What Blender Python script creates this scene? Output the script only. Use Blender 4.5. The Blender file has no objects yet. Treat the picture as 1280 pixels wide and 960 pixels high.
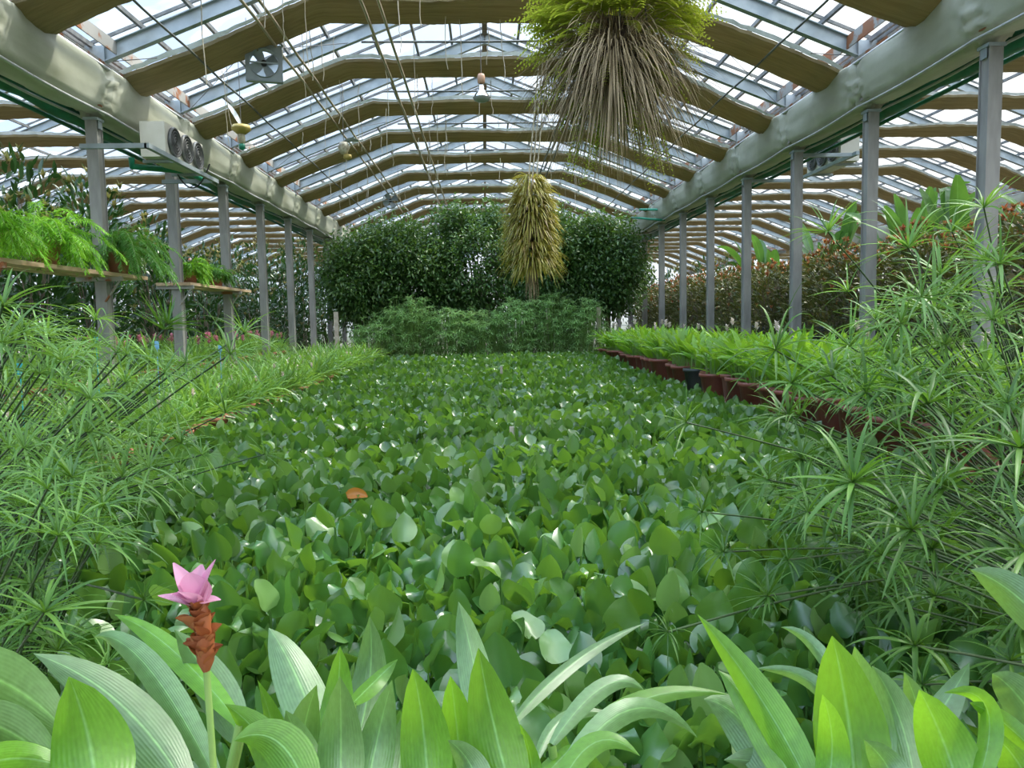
import bpy, math, random
import numpy as np
rng = np.random.default_rng(7); random.seed(7)
C = bpy.context.scene.collection
sc = bpy.context.scene

# ------------------------------------------------------------------ camera
F = 961.0; CZ = 1.55
PITCH, YAW, ROLL = 0.0826, 0.0330, 0.019
def _v(*a): return np.array(a, float)
_r = _v(math.cos(YAW), -math.sin(YAW), 0); _f0 = _v(math.sin(YAW), math.cos(YAW), 0)
_fw = _f0*math.cos(PITCH) - _v(0,0,math.sin(PITCH)); _u = _f0*math.sin(PITCH) + _v(0,0,math.cos(PITCH))
_c, _s = math.cos(ROLL), math.sin(ROLL)
CR = _c*_r - _s*_u; CU = _s*_r + _c*_u
cam = bpy.data.cameras.new('camera'); camo = bpy.data.objects.new('camera', cam); C.objects.link(camo)
from mathutils import Matrix, Vector
camo.matrix_world = Matrix(((CR[0],CU[0],-_fw[0],0),(CR[1],CU[1],-_fw[1],0),(CR[2],CU[2],-_fw[2],CZ),(0,0,0,1)))
cam.sensor_width = 36; cam.lens = F/1280*36; cam.clip_start = .02; cam.clip_end = 300
sc.camera = camo
def at(px, py, Y):
    "the world point at distance Y down the greenhouse seen at this place of the photograph"
    d = _fw + CR*(px-640)/F - CU*(py-480)/F
    return _v(0,0,CZ) + d*(Y/d[1])

# ------------------------------------------------------------------ light
sc.view_settings.view_transform = 'Standard'; sc.view_settings.look = 'None'
sc.view_settings.gamma = 1; sc.view_settings.use_curve_mapping = False
sc.view_settings.exposure = 0.5
sc.cycles.max_bounces = 7; sc.cycles.diffuse_bounces = 4; sc.cycles.glossy_bounces = 2
sc.cycles.transmission_bounces = 5; sc.cycles.transparent_max_bounces = 12
sc.cycles.sample_clamp_indirect = 6
w = bpy.data.worlds.new('sky'); sc.world = w; w.use_nodes = True
nt = w.node_tree; nt.nodes.clear()
def N(nt, t, **k):
    n = nt.nodes.new(t)
    for a, b in k.items():
        if a in n.inputs: n.inputs[a].default_value = b
        else: setattr(n, a, b)
    return n
def ramp(nt, stops):
    n = nt.nodes.new('ShaderNodeValToRGB'); cr = n.color_ramp
    while len(cr.elements) < len(stops): cr.elements.new(.5)
    for e, (p, c) in zip(cr.elements, stops): e.position = p; e.color = (*c, 1)
    return n
tc = N(nt,'ShaderNodeTexCoord'); sx = N(nt,'ShaderNodeSeparateXYZ'); nt.links.new(tc.outputs['Generated'], sx.inputs[0])
noi = N(nt,'ShaderNodeTexNoise', Scale=2.2, Detail=6.0, Roughness=.55); nt.links.new(tc.outputs['Generated'], noi.inputs['Vector'])
m1 = N(nt,'ShaderNodeMath', operation='MULTIPLY_ADD'); nt.links.new(sx.outputs[0], m1.inputs[0]); m1.inputs[1].default_value=.55; m1.inputs[2].default_value=-.12
m2 = N(nt,'ShaderNodeMath', operation='ADD', use_clamp=True); nt.links.new(m1.outputs[0], m2.inputs[0]); nt.links.new(noi.outputs[0], m2.inputs[1])
m4 = N(nt,'ShaderNodeMapRange'); m4.inputs[1].default_value=.02; m4.inputs[2].default_value=.30; m4.inputs[3].default_value=.45; m4.inputs[4].default_value=0; nt.links.new(sx.outputs[2], m4.inputs[0])
m5 = N(nt,'ShaderNodeMath', operation='ADD', use_clamp=True); nt.links.new(m2.outputs[0], m5.inputs[0]); nt.links.new(m4.outputs[0], m5.inputs[1])
cr = ramp(nt, [(.18,(.50,.66,.95)),(.5,(.78,.87,1.0)),(.72,(1.,1.,1.0))]); nt.links.new(m5.outputs[0], cr.inputs[0])
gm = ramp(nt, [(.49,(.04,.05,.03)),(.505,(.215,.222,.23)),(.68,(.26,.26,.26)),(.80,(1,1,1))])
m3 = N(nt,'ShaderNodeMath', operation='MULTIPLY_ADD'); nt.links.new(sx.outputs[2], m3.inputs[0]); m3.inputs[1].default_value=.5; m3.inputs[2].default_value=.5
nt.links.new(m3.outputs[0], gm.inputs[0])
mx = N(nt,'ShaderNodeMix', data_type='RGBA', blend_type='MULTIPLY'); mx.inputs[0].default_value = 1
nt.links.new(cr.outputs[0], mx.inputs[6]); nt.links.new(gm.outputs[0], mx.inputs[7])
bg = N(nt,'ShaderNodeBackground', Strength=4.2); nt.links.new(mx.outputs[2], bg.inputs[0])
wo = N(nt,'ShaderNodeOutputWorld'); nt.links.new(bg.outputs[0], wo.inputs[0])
sl = bpy.data.lights.new('sun','SUN'); sl.energy = 4.2; sl.angle = math.radians(4); sl.color = (1,.95,.84)
so = bpy.data.objects.new('sun', sl); C.objects.link(so)
so.rotation_euler = Vector((.62,.30,1.0)).to_track_quat('Z','Y').to_euler()

# ------------------------------------------------------------------ geometry helpers
class Q:
    "collects quads"
    def __init__(s): s.V=[]; s.F=[]; s.U=[]; s.n=0
    def add(s, V, Fc, U=None):
        V = np.asarray(V,float).reshape(-1,3); Fc = np.asarray(Fc,int).reshape(-1,4)
        s.V.append(V); s.F.append(Fc+s.n); s.U.append(np.zeros((len(V),2)) if U is None else np.asarray(U).reshape(-1,2)); s.n += len(V); return s
    def mesh(s, name, mat, smooth=True):
        V=np.concatenate(s.V); Fc=np.concatenate(s.F); U=np.concatenate(s.U)
        m=bpy.data.meshes.new(name); m.vertices.add(len(V)); m.vertices.foreach_set('co', V.astype(np.float32).ravel())
        m.loops.add(len(Fc)*4); m.loops.foreach_set('vertex_index', Fc.astype(np.int32).ravel())
        m.polygons.add(len(Fc)); m.polygons.foreach_set('loop_start', np.arange(0,len(Fc)*4,4,dtype=np.int32))
        m.polygons.foreach_set('use_smooth', np.full(len(Fc), smooth))
        uv=m.uv_layers.new(name='uv'); uv.data.foreach_set('uv', U[Fc.ravel()].astype(np.float32).ravel())
        m.materials.append(mat); m.update(calc_edges=True); m.validate(); return m
    def build(s, name, mat, parent=None, smooth=True): return link(name, s.mesh(name, mat, smooth), parent)
def link(name, data, parent=None, loc=None):
    o = bpy.data.objects.new(name, data); C.objects.link(o)
    if parent is not None: o.parent = parent
    if loc is not None: o.location = loc
    return o
def tag(o, label, cat, group=None, kind=None):
    o['label']=label; o['category']=cat
    if group: o['group']=group
    if kind: o['kind']=kind
    return o
def thing(name, label, cat, loc=(0,0,0), rz=0, group=None, kind=None):
    o = link(name, None, None, loc); o.rotation_euler=(0,0,rz); return tag(o,label,cat,group,kind)
def copy(root, kids, loc, rz=0, s=1, label=None, group=None, rot=None):
    r = root.copy(); C.objects.link(r); r.location=loc; r.rotation_euler = rot or (0,0,rz); r.scale=(s,s,s)
    if label: r['label']=label
    if group: r['group']=group
    for k, gk in kids:
        c=k.copy(); C.objects.link(c); c.parent=r
        for g in gk:
            d=g.copy(); C.objects.link(d); d.parent=c
    return r
def kids_of(r): return [(k, list(k.children)) for k in r.children]
def nz(a): return a/np.maximum(np.linalg.norm(a,axis=-1,keepdims=True),1e-9)
PROF = {
 'lance': lambda t: np.sin(np.pi*np.clip(t*.92+.05,0,1)**.75)**.9,
 'strap': lambda t: np.minimum(1,.35+t*3.5)*np.clip(1-t**2.6,0,1)**.8+.02,
 'ovate': lambda t: np.clip(np.sin(np.pi*np.clip(.06+.93*t,0,1)**.74),0,1)**.62,
 'paddle': lambda t: np.clip(np.sin(np.pi*np.clip(.08+.9*t,0,1)),0,1)**.55,
}
def ribbons(P, D, L, W, droop=0., nseg=4, prof='lance', fold=.2, roll=0., ncol=3, dpow=1., wave=0.):
    P=np.atleast_2d(np.asarray(P,float)); n=len(P)
    D=nz(np.broadcast_to(np.asarray(D,float),(n,3)))
    L=np.broadcast_to(L,(n,)); W=np.broadcast_to(W,(n,)); droop=np.broadcast_to(droop,(n,)); roll=np.broadcast_to(roll,(n,))
    t=np.linspace(0,1,nseg+1)
    d=D[:,None,:]+np.array([0,0,-1.])*(droop[:,None]*t[None,:]**dpow)[:,:,None]; d=nz(d)
    step=(d[:,:-1]+d[:,1:])/2*(L/nseg)[:,None,None]
    S=np.concatenate([P[:,None],P[:,None]+np.cumsum(step,1)],1)
    az=np.cross(D,[0,0,1.]); bad=np.linalg.norm(az,axis=1)<.05; az[bad]=[1,0,0]; az=nz(az)
    side=np.repeat(az[:,None],nseg+1,1); nrm=np.cross(side,d)
    cr_,sr_=np.cos(roll)[:,None,None],np.sin(roll)[:,None,None]
    side,nrm=side*cr_+nrm*sr_, nrm*cr_-side*sr_
    wt=PROF[prof](t); off=np.linspace(-1,1,ncol)
    hw=(W[:,None]*wt[None]/2)[:,:,None,None]
    wv=0
    if np.any(wave): wv=wave*W[:,None,None,None]*np.sin(t*9.)[None,:,None,None]*off[None,None,:,None]
    V=S[:,:,None]+side[:,:,None]*(off[None,None,:,None]*hw)+nrm[:,:,None]*(fold*np.abs(off)[None,None,:,None]**1.5*hw+wv)
    U=np.stack(np.broadcast_arrays(((off+1)/2)[None,None,:],t[None,:,None]+0*S[:,:,:1]),-1)
    i=np.arange(nseg)[:,None]; j=np.arange(ncol-1)[None]
    q=np.stack([i*ncol+j,i*ncol+j+1,(i+1)*ncol+j+1,(i+1)*ncol+j],-1).reshape(-1,4)
    Fc=(q[None]+(np.arange(n)*(nseg+1)*ncol)[:,None,None])
    return V,Fc,U
def tubes(S, R, sides=5, caps=False):
    S=np.asarray(S,float)
    if S.ndim==2: S=S[None]
    n,k,_=S.shape; R=np.broadcast_to(R,(n,k))
    d=nz(np.gradient(S,axis=1)) if k>2 else nz(np.repeat(S[:,1:]-S[:,:1],2,1))
    ref=np.where((np.abs(d[:,:1,2:3])>.9),np.array([1.,0,0]),np.array([0,0,1.]))
    a=nz(np.cross(d,ref)); b=np.cross(d,a)
    th=np.arange(sides)*2*math.pi/sides
    V=S[:,:,None]+R[:,:,None,None]*(a[:,:,None]*np.cos(th)[None,None,:,None]+b[:,:,None]*np.sin(th)[None,None,:,None])
    i=np.arange(k-1)[:,None]; j=np.arange(sides)[None]; j2=(j+1)%sides
    q=np.stack([i*sides+j,i*sides+j2,(i+1)*sides+j2,(i+1)*sides+j],-1).reshape(-1,4)
    Fc=q[None]+(np.arange(n)*k*sides)[:,None,None]
    return V,Fc
def box(q,x0,x1,y0,y1,z0,z1):
    V=[(x,y,z) for x in (x0,x1) for y in (y0,y1) for z in (z0,z1)]
    q.add(V,[(0,1,3,2),(4,6,7,5),(0,4,5,1),(2,3,7,6),(0,2,6,4),(1,5,7,3)]); return q
def beam(q, a, b, wd, h, up=(0,0,1)):
    a=np.asarray(a,float); b=np.asarray(b,float); d=nz(b-a); s=nz(np.cross(d,up)); u=np.cross(s,d)
    V=[p+s*i*wd/2+u*j*h/2 for p in (a,b) for i in (-1,1) for j in (-1,1)]
    q.add(V,[(0,1,3,2),(4,6,7,5),(0,4,5,1),(2,3,7,6),(0,2,6,4),(1,5,7,3)]); return q
def ibeam(q,a,b,wd,h,t=.012,up=(0,0,1)):
    a=np.asarray(a,float); b=np.asarray(b,float); d=nz(b-a); s=nz(np.cross(d,up)); u=np.cross(s,d)
    beam(q,a+u*(h/2-t/2),b+u*(h/2-t/2),wd,t,up); beam(q,a-u*(h/2-t/2),b-u*(h/2-t/2),wd,t,up); beam(q,a,b,t,h-2*t,up); return q
def lathe(q, prof, c=(0,0,0), n=20, axis='z'):
    th=np.arange(n)*2*math.pi/n; k=len(prof); r=np.array([p[0] for p in prof]); z=np.array([p[1] for p in prof])
    V=np.stack([r[:,None]*np.cos(th),r[:,None]*np.sin(th),np.repeat(z[:,None],n,1)],-1)
    if axis=='x': V=V[...,[2,0,1]]
    if axis=='y': V=V[...,[0,2,1]]
    V=V+np.array(c); i=np.arange(k-1)[:,None]; j=np.arange(n)[None]; j2=(j+1)%n
    q.add(V,np.stack([i*n+j,i*n+j2,(i+1)*n+j2,(i+1)*n+j],-1)); return q
def sph(n, up=None):
    v=nz(rng.normal(size=(n,3)))
    if up is not None: v[:,2]=np.abs(v[:,2])*up+v[:,2]*(1-up)
    return nz(v)

# ------------------------------------------------------------------ materials
def _mat(name):
    m=bpy.data.materials.new(name); m.use_nodes=True; t=m.node_tree; t.nodes.clear(); o=N(t,'ShaderNodeOutputMaterial'); return m,t,o
def leaf_mat(name, cols, trans=(.25,.5,.04), tw=.35, rough=.38, vein=0., tint=None, spec=.5):
    m,t,o=_mat(name); L=t.links.new
    g=N(t,'ShaderNodeNewGeometry'); n=len(cols)
    r=ramp(t,[(i/(n-1) if n>1 else 0,c) for i,c in enumerate(cols)]); L(g.outputs['Random Per Island'],r.inputs[0])
    oi=N(t,'ShaderNodeObjectInfo')
    hs=N(t,'ShaderNodeHueSaturation'); mr=N(t,'ShaderNodeMapRange'); mr.inputs[3].default_value=.82; mr.inputs[4].default_value=1.18
    L(oi.outputs['Random'],mr.inputs[0]); L(mr.outputs[0],hs.inputs['Value']); L(r.outputs[0],hs.inputs['Color'])
    col=hs.outputs[0]; p=N(t,'ShaderNodeBsdfPrincipled',Roughness=rough); p.inputs['Specular IOR Level'].default_value=spec
    if vein:
        uv=N(t,'ShaderNodeUVMap'); s=N(t,'ShaderNodeSeparateXYZ'); L(uv.outputs[0],s.inputs[0])
        w1=N(t,'ShaderNodeMath',operation='MULTIPLY'); L(s.outputs[0],w1.inputs[0]); w1.inputs[1].default_value=95
        sn=N(t,'ShaderNodeMath',operation='SINE'); L(w1.outputs[0],sn.inputs[0])
        ab=N(t,'ShaderNodeMath',operation='SUBTRACT'); L(s.outputs[0],ab.inputs[0]); ab.inputs[1].default_value=.5
        a2=N(t,'ShaderNodeMath',operation='ABSOLUTE'); L(ab.outputs[0],a2.inputs[0])
        mm=N(t,'ShaderNodeMapRange'); mm.inputs[1].default_value=0; mm.inputs[2].default_value=.04; mm.inputs[3].default_value=1; mm.inputs[4].default_value=0; L(a2.outputs[0],mm.inputs[0])
        mc=N(t,'ShaderNodeMix',data_type='RGBA'); L(mm.outputs[0],mc.inputs[0]); L(col,mc.inputs[6]); mc.inputs[7].default_value=(.16,.33,.10,1)
        no=N(t,'ShaderNodeTexNoise',Scale=14.,Detail=3.); bl=N(t,'ShaderNodeMix',data_type='RGBA',blend_type='OVERLAY'); bl.inputs[0].default_value=.45
        L(mc.outputs[2],bl.inputs[6]); L(no.outputs[0],bl.inputs[7]); col=bl.outputs[2]
        su=N(t,'ShaderNodeMath',operation='MULTIPLY_ADD'); L(mm.outputs[0],su.inputs[0]); su.inputs[1].default_value=-3.; L(sn.outputs[0],su.inputs[2])
        bu=N(t,'ShaderNodeBump',Strength=vein,Distance=.0008); L(su.outputs[0],bu.inputs['Height']); L(bu.outputs[0],p.inputs['Normal'])
    L(col,p.inputs['Base Color'])
    tr=N(t,'ShaderNodeBsdfTranslucent'); mt=N(t,'ShaderNodeMix',data_type='RGBA'); mt.inputs[0].default_value=.75; L(col,mt.inputs[6]); mt.inputs[7].default_value=(*trans,1); L(mt.outputs[2],tr.inputs[0])
    ms=N(t,'ShaderNodeMixShader'); ms.inputs[0].default_value=tw; L(p.outputs[0],ms.inputs[1]); L(tr.outputs[0],ms.inputs[2]); L(ms.outputs[0],o.inputs[0]); return m
def mat(name, c, rough=.6, metal=0., c2=None, scale=6., bump=0., stretch=None, detail=4., lo=.35, hi=.65, c3=None):
    m,t,o=_mat(name); L=t.links.new; p=N(t,'ShaderNodeBsdfPrincipled',Roughness=rough,Metallic=metal); p.inputs['Base Color'].default_value=(*c,1)
    if c2 or bump:
        tcn=N(t,'ShaderNodeTexCoord'); mp=N(t,'ShaderNodeMapping'); L(tcn.outputs['Object'],mp.inputs[0])
        if stretch: mp.inputs['Scale'].default_value=stretch
        no=N(t,'ShaderNodeTexNoise',Scale=scale,Detail=detail); L(mp.outputs[0],no.inputs['Vector'])
        if c2:
            st=[(lo,c),(hi,c2)]
            if c3: st.append((min(1,hi+.12),c3))
            r=ramp(t,st); L(no.outputs[0],r.inputs[0]); L(r.outputs[0],p.inputs['Base Color'])
        if bump:
            b=N(t,'ShaderNodeBump',Strength=bump,Distance=.02); L(no.outputs[0],b.inputs['Height']); L(b.outputs[0],p.inputs['Normal'])
    L(p.outputs[0],o.inputs[0]); return m
M={}
M['steel']=mat('galvanised_steel',(.27,.32,.34),.5,.25,(.36,.41,.43),5.,.1)
M['dirty_steel']=mat('weathered_column_steel',(.24,.235,.22),.55,.15,(.36,.35,.33),7.,.15,(1,1,.25))
M['rail']=mat('dark_rail',(.10,.11,.11),.5,.3,(.2,.2,.19),9.)
M['rust']=mat('eave_plate_with_rust',(.36,.35,.33),.7,.1,(.30,.12,.05),3.4,.3,(1,1,1),5.,.50,.56)
M['alu']=mat('pale_aluminium',(.55,.57,.57),.4,.4,(.45,.46,.46),8.)
M['tan_pipe']=mat('tan_pipe',(.55,.45,.32),.5,.1,(.42,.34,.26),9.,0,(1,.2,1))
M['film']=mat('gutter_film',(.34,.35,.26),.45,0,(.46,.47,.38),2.4,.5,(1,.5,1),6.)
M['green_net']=mat('green_netting',(.01,.11,.06),.5,0,(.02,.2,.12),9.,.5,(1,.4,1))
M['green_pipe']=mat('green_hose',(.02,.25,.15),.35)
M['white_paint']=mat('cream_painted_metal',(.62,.60,.51),.45,0,(.68,.66,.58),4.)
M['black']=mat('black_fan_blades',(.03,.03,.03),.4)
M['terracotta']=mat('terracotta',(.38,.13,.075),.75,0,(.47,.2,.13),9.,.2)
M['brown_pot']=mat('red_brown_plastic_pot',(.21,.06,.038),.42,0,(.27,.085,.055),5.)
M['black_pot']=mat('dark_grey_plastic_pot',(.05,.06,.06),.45)
M['soil']=mat('soil',(.04,.028,.018),.95,0,(.09,.06,.04),30.,.6)
M['concrete']=mat('concrete',(.42,.37,.30),.9,0,(.55,.5,.42),9.,.3)
M['ground']=mat('damp_earth_floor',(.10,.085,.06),.95,0,(.2,.17,.13),3.,.5)
M['water']=mat('dark_pond_water',(.012,.018,.01),.08)
M['board']=mat('weathered_board',(.42,.28,.16),.75,0,(.56,.42,.27),6.,.3,(4,.4,4))
M['bark']=mat('bark',(.13,.10,.07),.9,0,(.24,.2,.15),8.,.6,(1,1,.3))
M['stem']=mat('dark_sedge_stem',(.02,.045,.012),.4,0,(.04,.08,.02),8.)
M['lstem']=mat('pale_green_stem',(.16,.30,.07),.45,0,(.24,.38,.1),8.)
M['string']=mat('cream_string',(.52,.47,.36),.8)
M['dark_string']=mat('grey_wire',(.12,.11,.10),.6)
M['mirror']=mat('silvered_bulb',(.75,.77,.78),.15,1.)
M['bulbglass']=mat('frosted_bulb_glass',(.35,.38,.4),.2)
M['brass']=mat('yellowed_reflector',(.42,.33,.09),.5,.2)
M['clay']=mat('clay_socket',(.45,.27,.17),.6)
M['teal']=mat('teal_plastic',(.03,.33,.36),.5)
M['blue']=mat('light_blue_plastic',(.2,.45,.7),.5)
M['dead']=mat('dry_fronds',(.25,.19,.10),.85,0,(.46,.37,.23),3.)
M['hya']=leaf_mat('hyacinth_leaf',[(.025,.09,.016),(.055,.155,.026),(.10,.215,.045),(.15,.27,.08),(.05,.15,.035),(.035,.11,.02)],(.26,.52,.03),.28,.29,spec=.9)
M['hyastem']=leaf_mat('hyacinth_stalk',[(.06,.16,.03),(.12,.26,.05)],(.2,.45,.04),.2,.35)
M['hyayel']=leaf_mat('yellowed_leaf',[(.55,.25,.02),(.45,.12,.01)],(.7,.4,.03),.3,.4)
M['cur']=leaf_mat('curcuma_leaf',[(.05,.12,.04),(.085,.17,.06),(.06,.15,.035)],(.3,.6,.05),.3,.36,.14,spec=.7)
M['curv']=leaf_mat('fresh_curcuma_leaf',[(.055,.16,.012),(.105,.25,.025)],(.35,.7,.03),.4,.36,.14)
M['sedge']=leaf_mat('sedge_bract',[(.03,.085,.016),(.055,.14,.02),(.095,.20,.03)],(.2,.42,.03),.25,.45,spec=.3)
M['sedgel']=leaf_mat('pale_sedge_bract',[(.055,.14,.03),(.10,.22,.04),(.17,.31,.09)],(.3,.55,.05),.3,.48,spec=.35)
M['papy']=leaf_mat('papyrus_bract',[(.16,.34,.12),(.24,.44,.16),(.36,.56,.24)],(.45,.7,.2),.4,.55)
M['ficus']=leaf_mat('fig_leaf',[(.025,.07,.02),(.05,.125,.03),(.12,.22,.055)],(.22,.4,.05),.22,.42)
M['narrow']=leaf_mat('narrow_curcuma_leaf',[(.08,.2,.035),(.15,.32,.05),(.24,.42,.1)],(.35,.6,.06),.35,.4)
M['ginger']=leaf_mat('broad_curcuma_leaf',[(.07,.2,.02),(.14,.34,.03),(.25,.46,.06)],(.45,.75,.04),.42,.36)
M['croton']=leaf_mat('dark_shrub_leaf',[(.05,.085,.025),(.085,.12,.035),(.14,.17,.05),(.2,.16,.05)],(.2,.2,.03),.2,.4)
M['redtip']=leaf_mat('red_young_leaf',[(.38,.10,.05),(.5,.2,.09),(.42,.36,.14),(.30,.33,.10)],(.6,.15,.05),.3,.4)
M['darkleaf']=leaf_mat('dark_rubber_leaf',[(.015,.05,.015),(.03,.08,.02),(.05,.12,.03)],(.1,.25,.03),.15,.3)
M['olivetip']=leaf_mat('olive_young_leaf',[(.16,.2,.06),(.3,.2,.11)],(.4,.4,.1),.3,.4)
M['aspar']=leaf_mat('asparagus_frond',[(.10,.30,.02),(.18,.43,.03),(.28,.54,.05)],(.35,.7,.04),.4,.5)
M['asparm']=leaf_mat('deep_asparagus_frond',[(.06,.22,.03),(.11,.30,.05)],(.25,.55,.05),.35,.5)
M['paddle']=leaf_mat('paddle_leaf',[(.035,.10,.05),(.06,.16,.05),(.1,.22,.04)],(.2,.45,.05),.3,.35,.3)
M['hfern']=leaf_mat('hanging_fern_frond',[(.16,.28,.025),(.30,.42,.04),(.48,.50,.08)],(.6,.65,.06),.5,.5)
M['yfern']=leaf_mat('yellow_green_fern',[(.18,.19,.03),(.30,.30,.05),(.40,.34,.08),(.2,.13,.06)],(.5,.45,.06),.35,.5)
M['pink']=leaf_mat('pink_bract',[(.62,.26,.42),(.74,.38,.52)],(.8,.4,.55),.35,.5)
M['pinkfl']=leaf_mat('deep_pink_bract',[(.55,.16,.24),(.7,.32,.4)],(.8,.3,.4),.3,.5)
M['whitefl']=leaf_mat('whitish_pink_bract',[(.62,.5,.45),(.75,.66,.6)],(.8,.7,.6),.3,.5)
M['orangebr']=leaf_mat('orange_brown_bract',[(.16,.045,.018),(.30,.09,.03),(.36,.15,.05)],(.5,.15,.03),.2,.5)
def curtain_mat():
    m,t,o=_mat('olive_shade_cloth'); L=t.links.new; p=N(t,'ShaderNodeBsdfPrincipled',Roughness=.85)
    tcn=N(t,'ShaderNodeTexCoord'); mp=N(t,'ShaderNodeMapping'); L(tcn.outputs['Object'],mp.inputs[0]); mp.inputs['Scale'].default_value=(.6,14,3)
    no=N(t,'ShaderNodeTexNoise',Scale=1.6,Detail=5.); L(mp.outputs[0],no.inputs['Vector']); r=ramp(t,[(.3,(.15,.125,.065)),(.7,(.29,.25,.14))]); L(no.outputs[0],r.inputs[0]); L(r.outputs[0],p.inputs['Base Color'])
    b=N(t,'ShaderNodeBump',Strength=.7,Distance=.03); L(no.outputs[0],b.inputs['Height']); L(b.outputs[0],p.inputs['Normal'])
    tr=N(t,'ShaderNodeBsdfTranslucent'); tr.inputs[0].default_value=(.30,.25,.13,1); ms=N(t,'ShaderNodeMixShader'); ms.inputs[0].default_value=.35
    L(p.outputs[0],ms.inputs[1]); L(tr.outputs[0],ms.inputs[2]); L(ms.outputs[0],o.inputs[0]); return m
M['shade']=curtain_mat()
M['silver']=mat('silvery_cloth_edge',(.5,.55,.52),.5,0,(.66,.7,.68),8.,.3)
def glass_mat():
    m,t,o=_mat('roof_glass'); L=t.links.new; g=N(t,'ShaderNodeBsdfGlossy',Roughness=.08); g.inputs[0].default_value=(.8,.9,1,1)
    tr=N(t,'ShaderNodeBsdfTransparent'); tr.inputs[0].default_value=(.95,.975,.985,1)
    d=N(t,'ShaderNodeBsdfTranslucent'); d.inputs[0].default_value=(.6,.62,.58,1)
    no=N(t,'ShaderNodeTexNoise',Scale=1.1,Detail=6.); tcn=N(t,'ShaderNodeTexCoord'); L(tcn.outputs['Object'],no.inputs['Vector'])
    r=ramp(t,[(.5,(.03,.03,.03)),(.72,(.55,.55,.55))]); L(no.outputs[0],r.inputs[0])
    a=N(t,'ShaderNodeMixShader'); L(r.outputs[0],a.inputs[0]); L(tr.outputs[0],a.inputs[1]); L(d.outputs[0],a.inputs[2])
    b=N(t,'ShaderNodeMixShader'); b.inputs[0].default_value=.04; L(a.outputs[0],b.inputs[1]); L(g.outputs[0],b.inputs[2]); L(b.outputs[0],o.inputs[0]); return m
M['glass']=glass_mat()

# ------------------------------------------------------------------ the building
S=2.5; PH=.223; SPAN=10.41; XC=.105; XL=XC-SPAN/2; XR=XC+SPAN/2
GZ=CZ+2.75; EZ=CZ+3.38; RZ=CZ+5.40     # gutter bottom, rafter underside at the eave and at the ridge
HS=SPAN/2; SL=(RZ-EZ)/HS
KS=range(-2,25); YA=(-2+PH)*S; YB=(24+PH)*S
fl=box(Q(),-34,34,YA,YB,-.12,0).build('floor',M['ground'],smooth=False); tag(fl,'damp earth floor of the greenhouse under all the plants','floor',kind='structure')
CAN={0:'',-1:'left',1:'right',-2:'far left',2:'far right'}
def bay(i):
    nm={0:'ceiling',-1:'ceiling_left',1:'ceiling_right',-2:'ceiling_outer_left',2:'ceiling_outer_right'}[i]
    lb={0:'gabled glass and steel roof over the hyacinth bed',-1:'glass roof of the neighbouring bay beyond the left gutter',1:'glass roof of the neighbouring bay beyond the right gutter',
        -2:'glass roof two bays beyond the left gutter',2:'glass roof two bays beyond the right gutter'}[i]
    R=thing(nm,lb,'roof',(XC+i*SPAN,0,0),kind='structure'); far=abs(i)
    rm=Q()
    for s in (-1,1): ibeam(rm,(s*(HS-.12),0,EZ+SL*.12+.11),(0,0,RZ+.11),.10,.20)
    box(rm,-HS-.0,-HS+.22,-.06,.06,EZ-.12,EZ+.28); box(rm,HS-.22,HS,-.06,.06,EZ-.12,EZ+.28)
    rd=rm.mesh('rafter',M['steel'],False)
    for k in KS: link('rafter',rd,R,(0,(k+PH)*S,0))
    q=Q(); dz=.27
    for s in (-1,1):
        for a in np.arange(.64,HS-.05,.645):
            z=RZ+dz-SL*a
            box(q,s*a-.022,s*a+.022,YA,YB,z-.03,z+.03)
        z=EZ+dz+.05*SL
    q.build('purlin',M['rail'],R,False)
    q=Q(); box(q,-.05,.05,YA,YB,RZ+.16,RZ+.30); q.build('ridge_beam',M['bark'],R,False)
    q=Q()
    for y in np.arange(YA,YB+.01,S/2):
        for s in (-1,1): beam(q,(s*HS,y,EZ+dz+.05),(0,y,RZ+dz+.05),.032,.04)
    q.build('glazing_bar',M['rail'],R,False)
    q=Q()
    for s in (-1,1):
        box(q,s*(HS-.13)-.11,s*(HS-.13)+.11,YA,YB,EZ+.03,EZ+.06)
        beam(q,(s*(HS-.35),YA,EZ+SL*.35+.13),(s*(HS-.35),YB,EZ+SL*.35+.13),.02,.17)
    q.build('eave_plate',M['rust'],R,False)
    q=Q()
    for s in (-1,1): q.add([(s*HS,YA,EZ+dz+.07),(0,YA,RZ+dz+.07),(0,YB,RZ+dz+.07),(s*HS,YB,EZ+dz+.07)],[(0,1,2,3)])
    q.build('glass_pane',M['glass'],R,False)
    q=Q()   # cross bracing wires
    for k in list(KS)[2:14:2]:
        for s in (-1,1):
            y0=(k+PH)*S; a,b=(s*(HS-.3),y0,EZ+.1),(s*2.2,y0+S,EZ+SL*(HS-2.2)+.02); c,d=(s*(HS-.3),y0+S,EZ+.1),(s*2.2,y0,EZ+SL*(HS-2.2)+.02)
            q.add(*tubes([np.linspace(a,b,3),np.linspace(c,d,3)],.006,4))
    q.build('bracing_wire',M['dark_string'],R)
for i in (0,-1,1,-2,2): bay(i)

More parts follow.
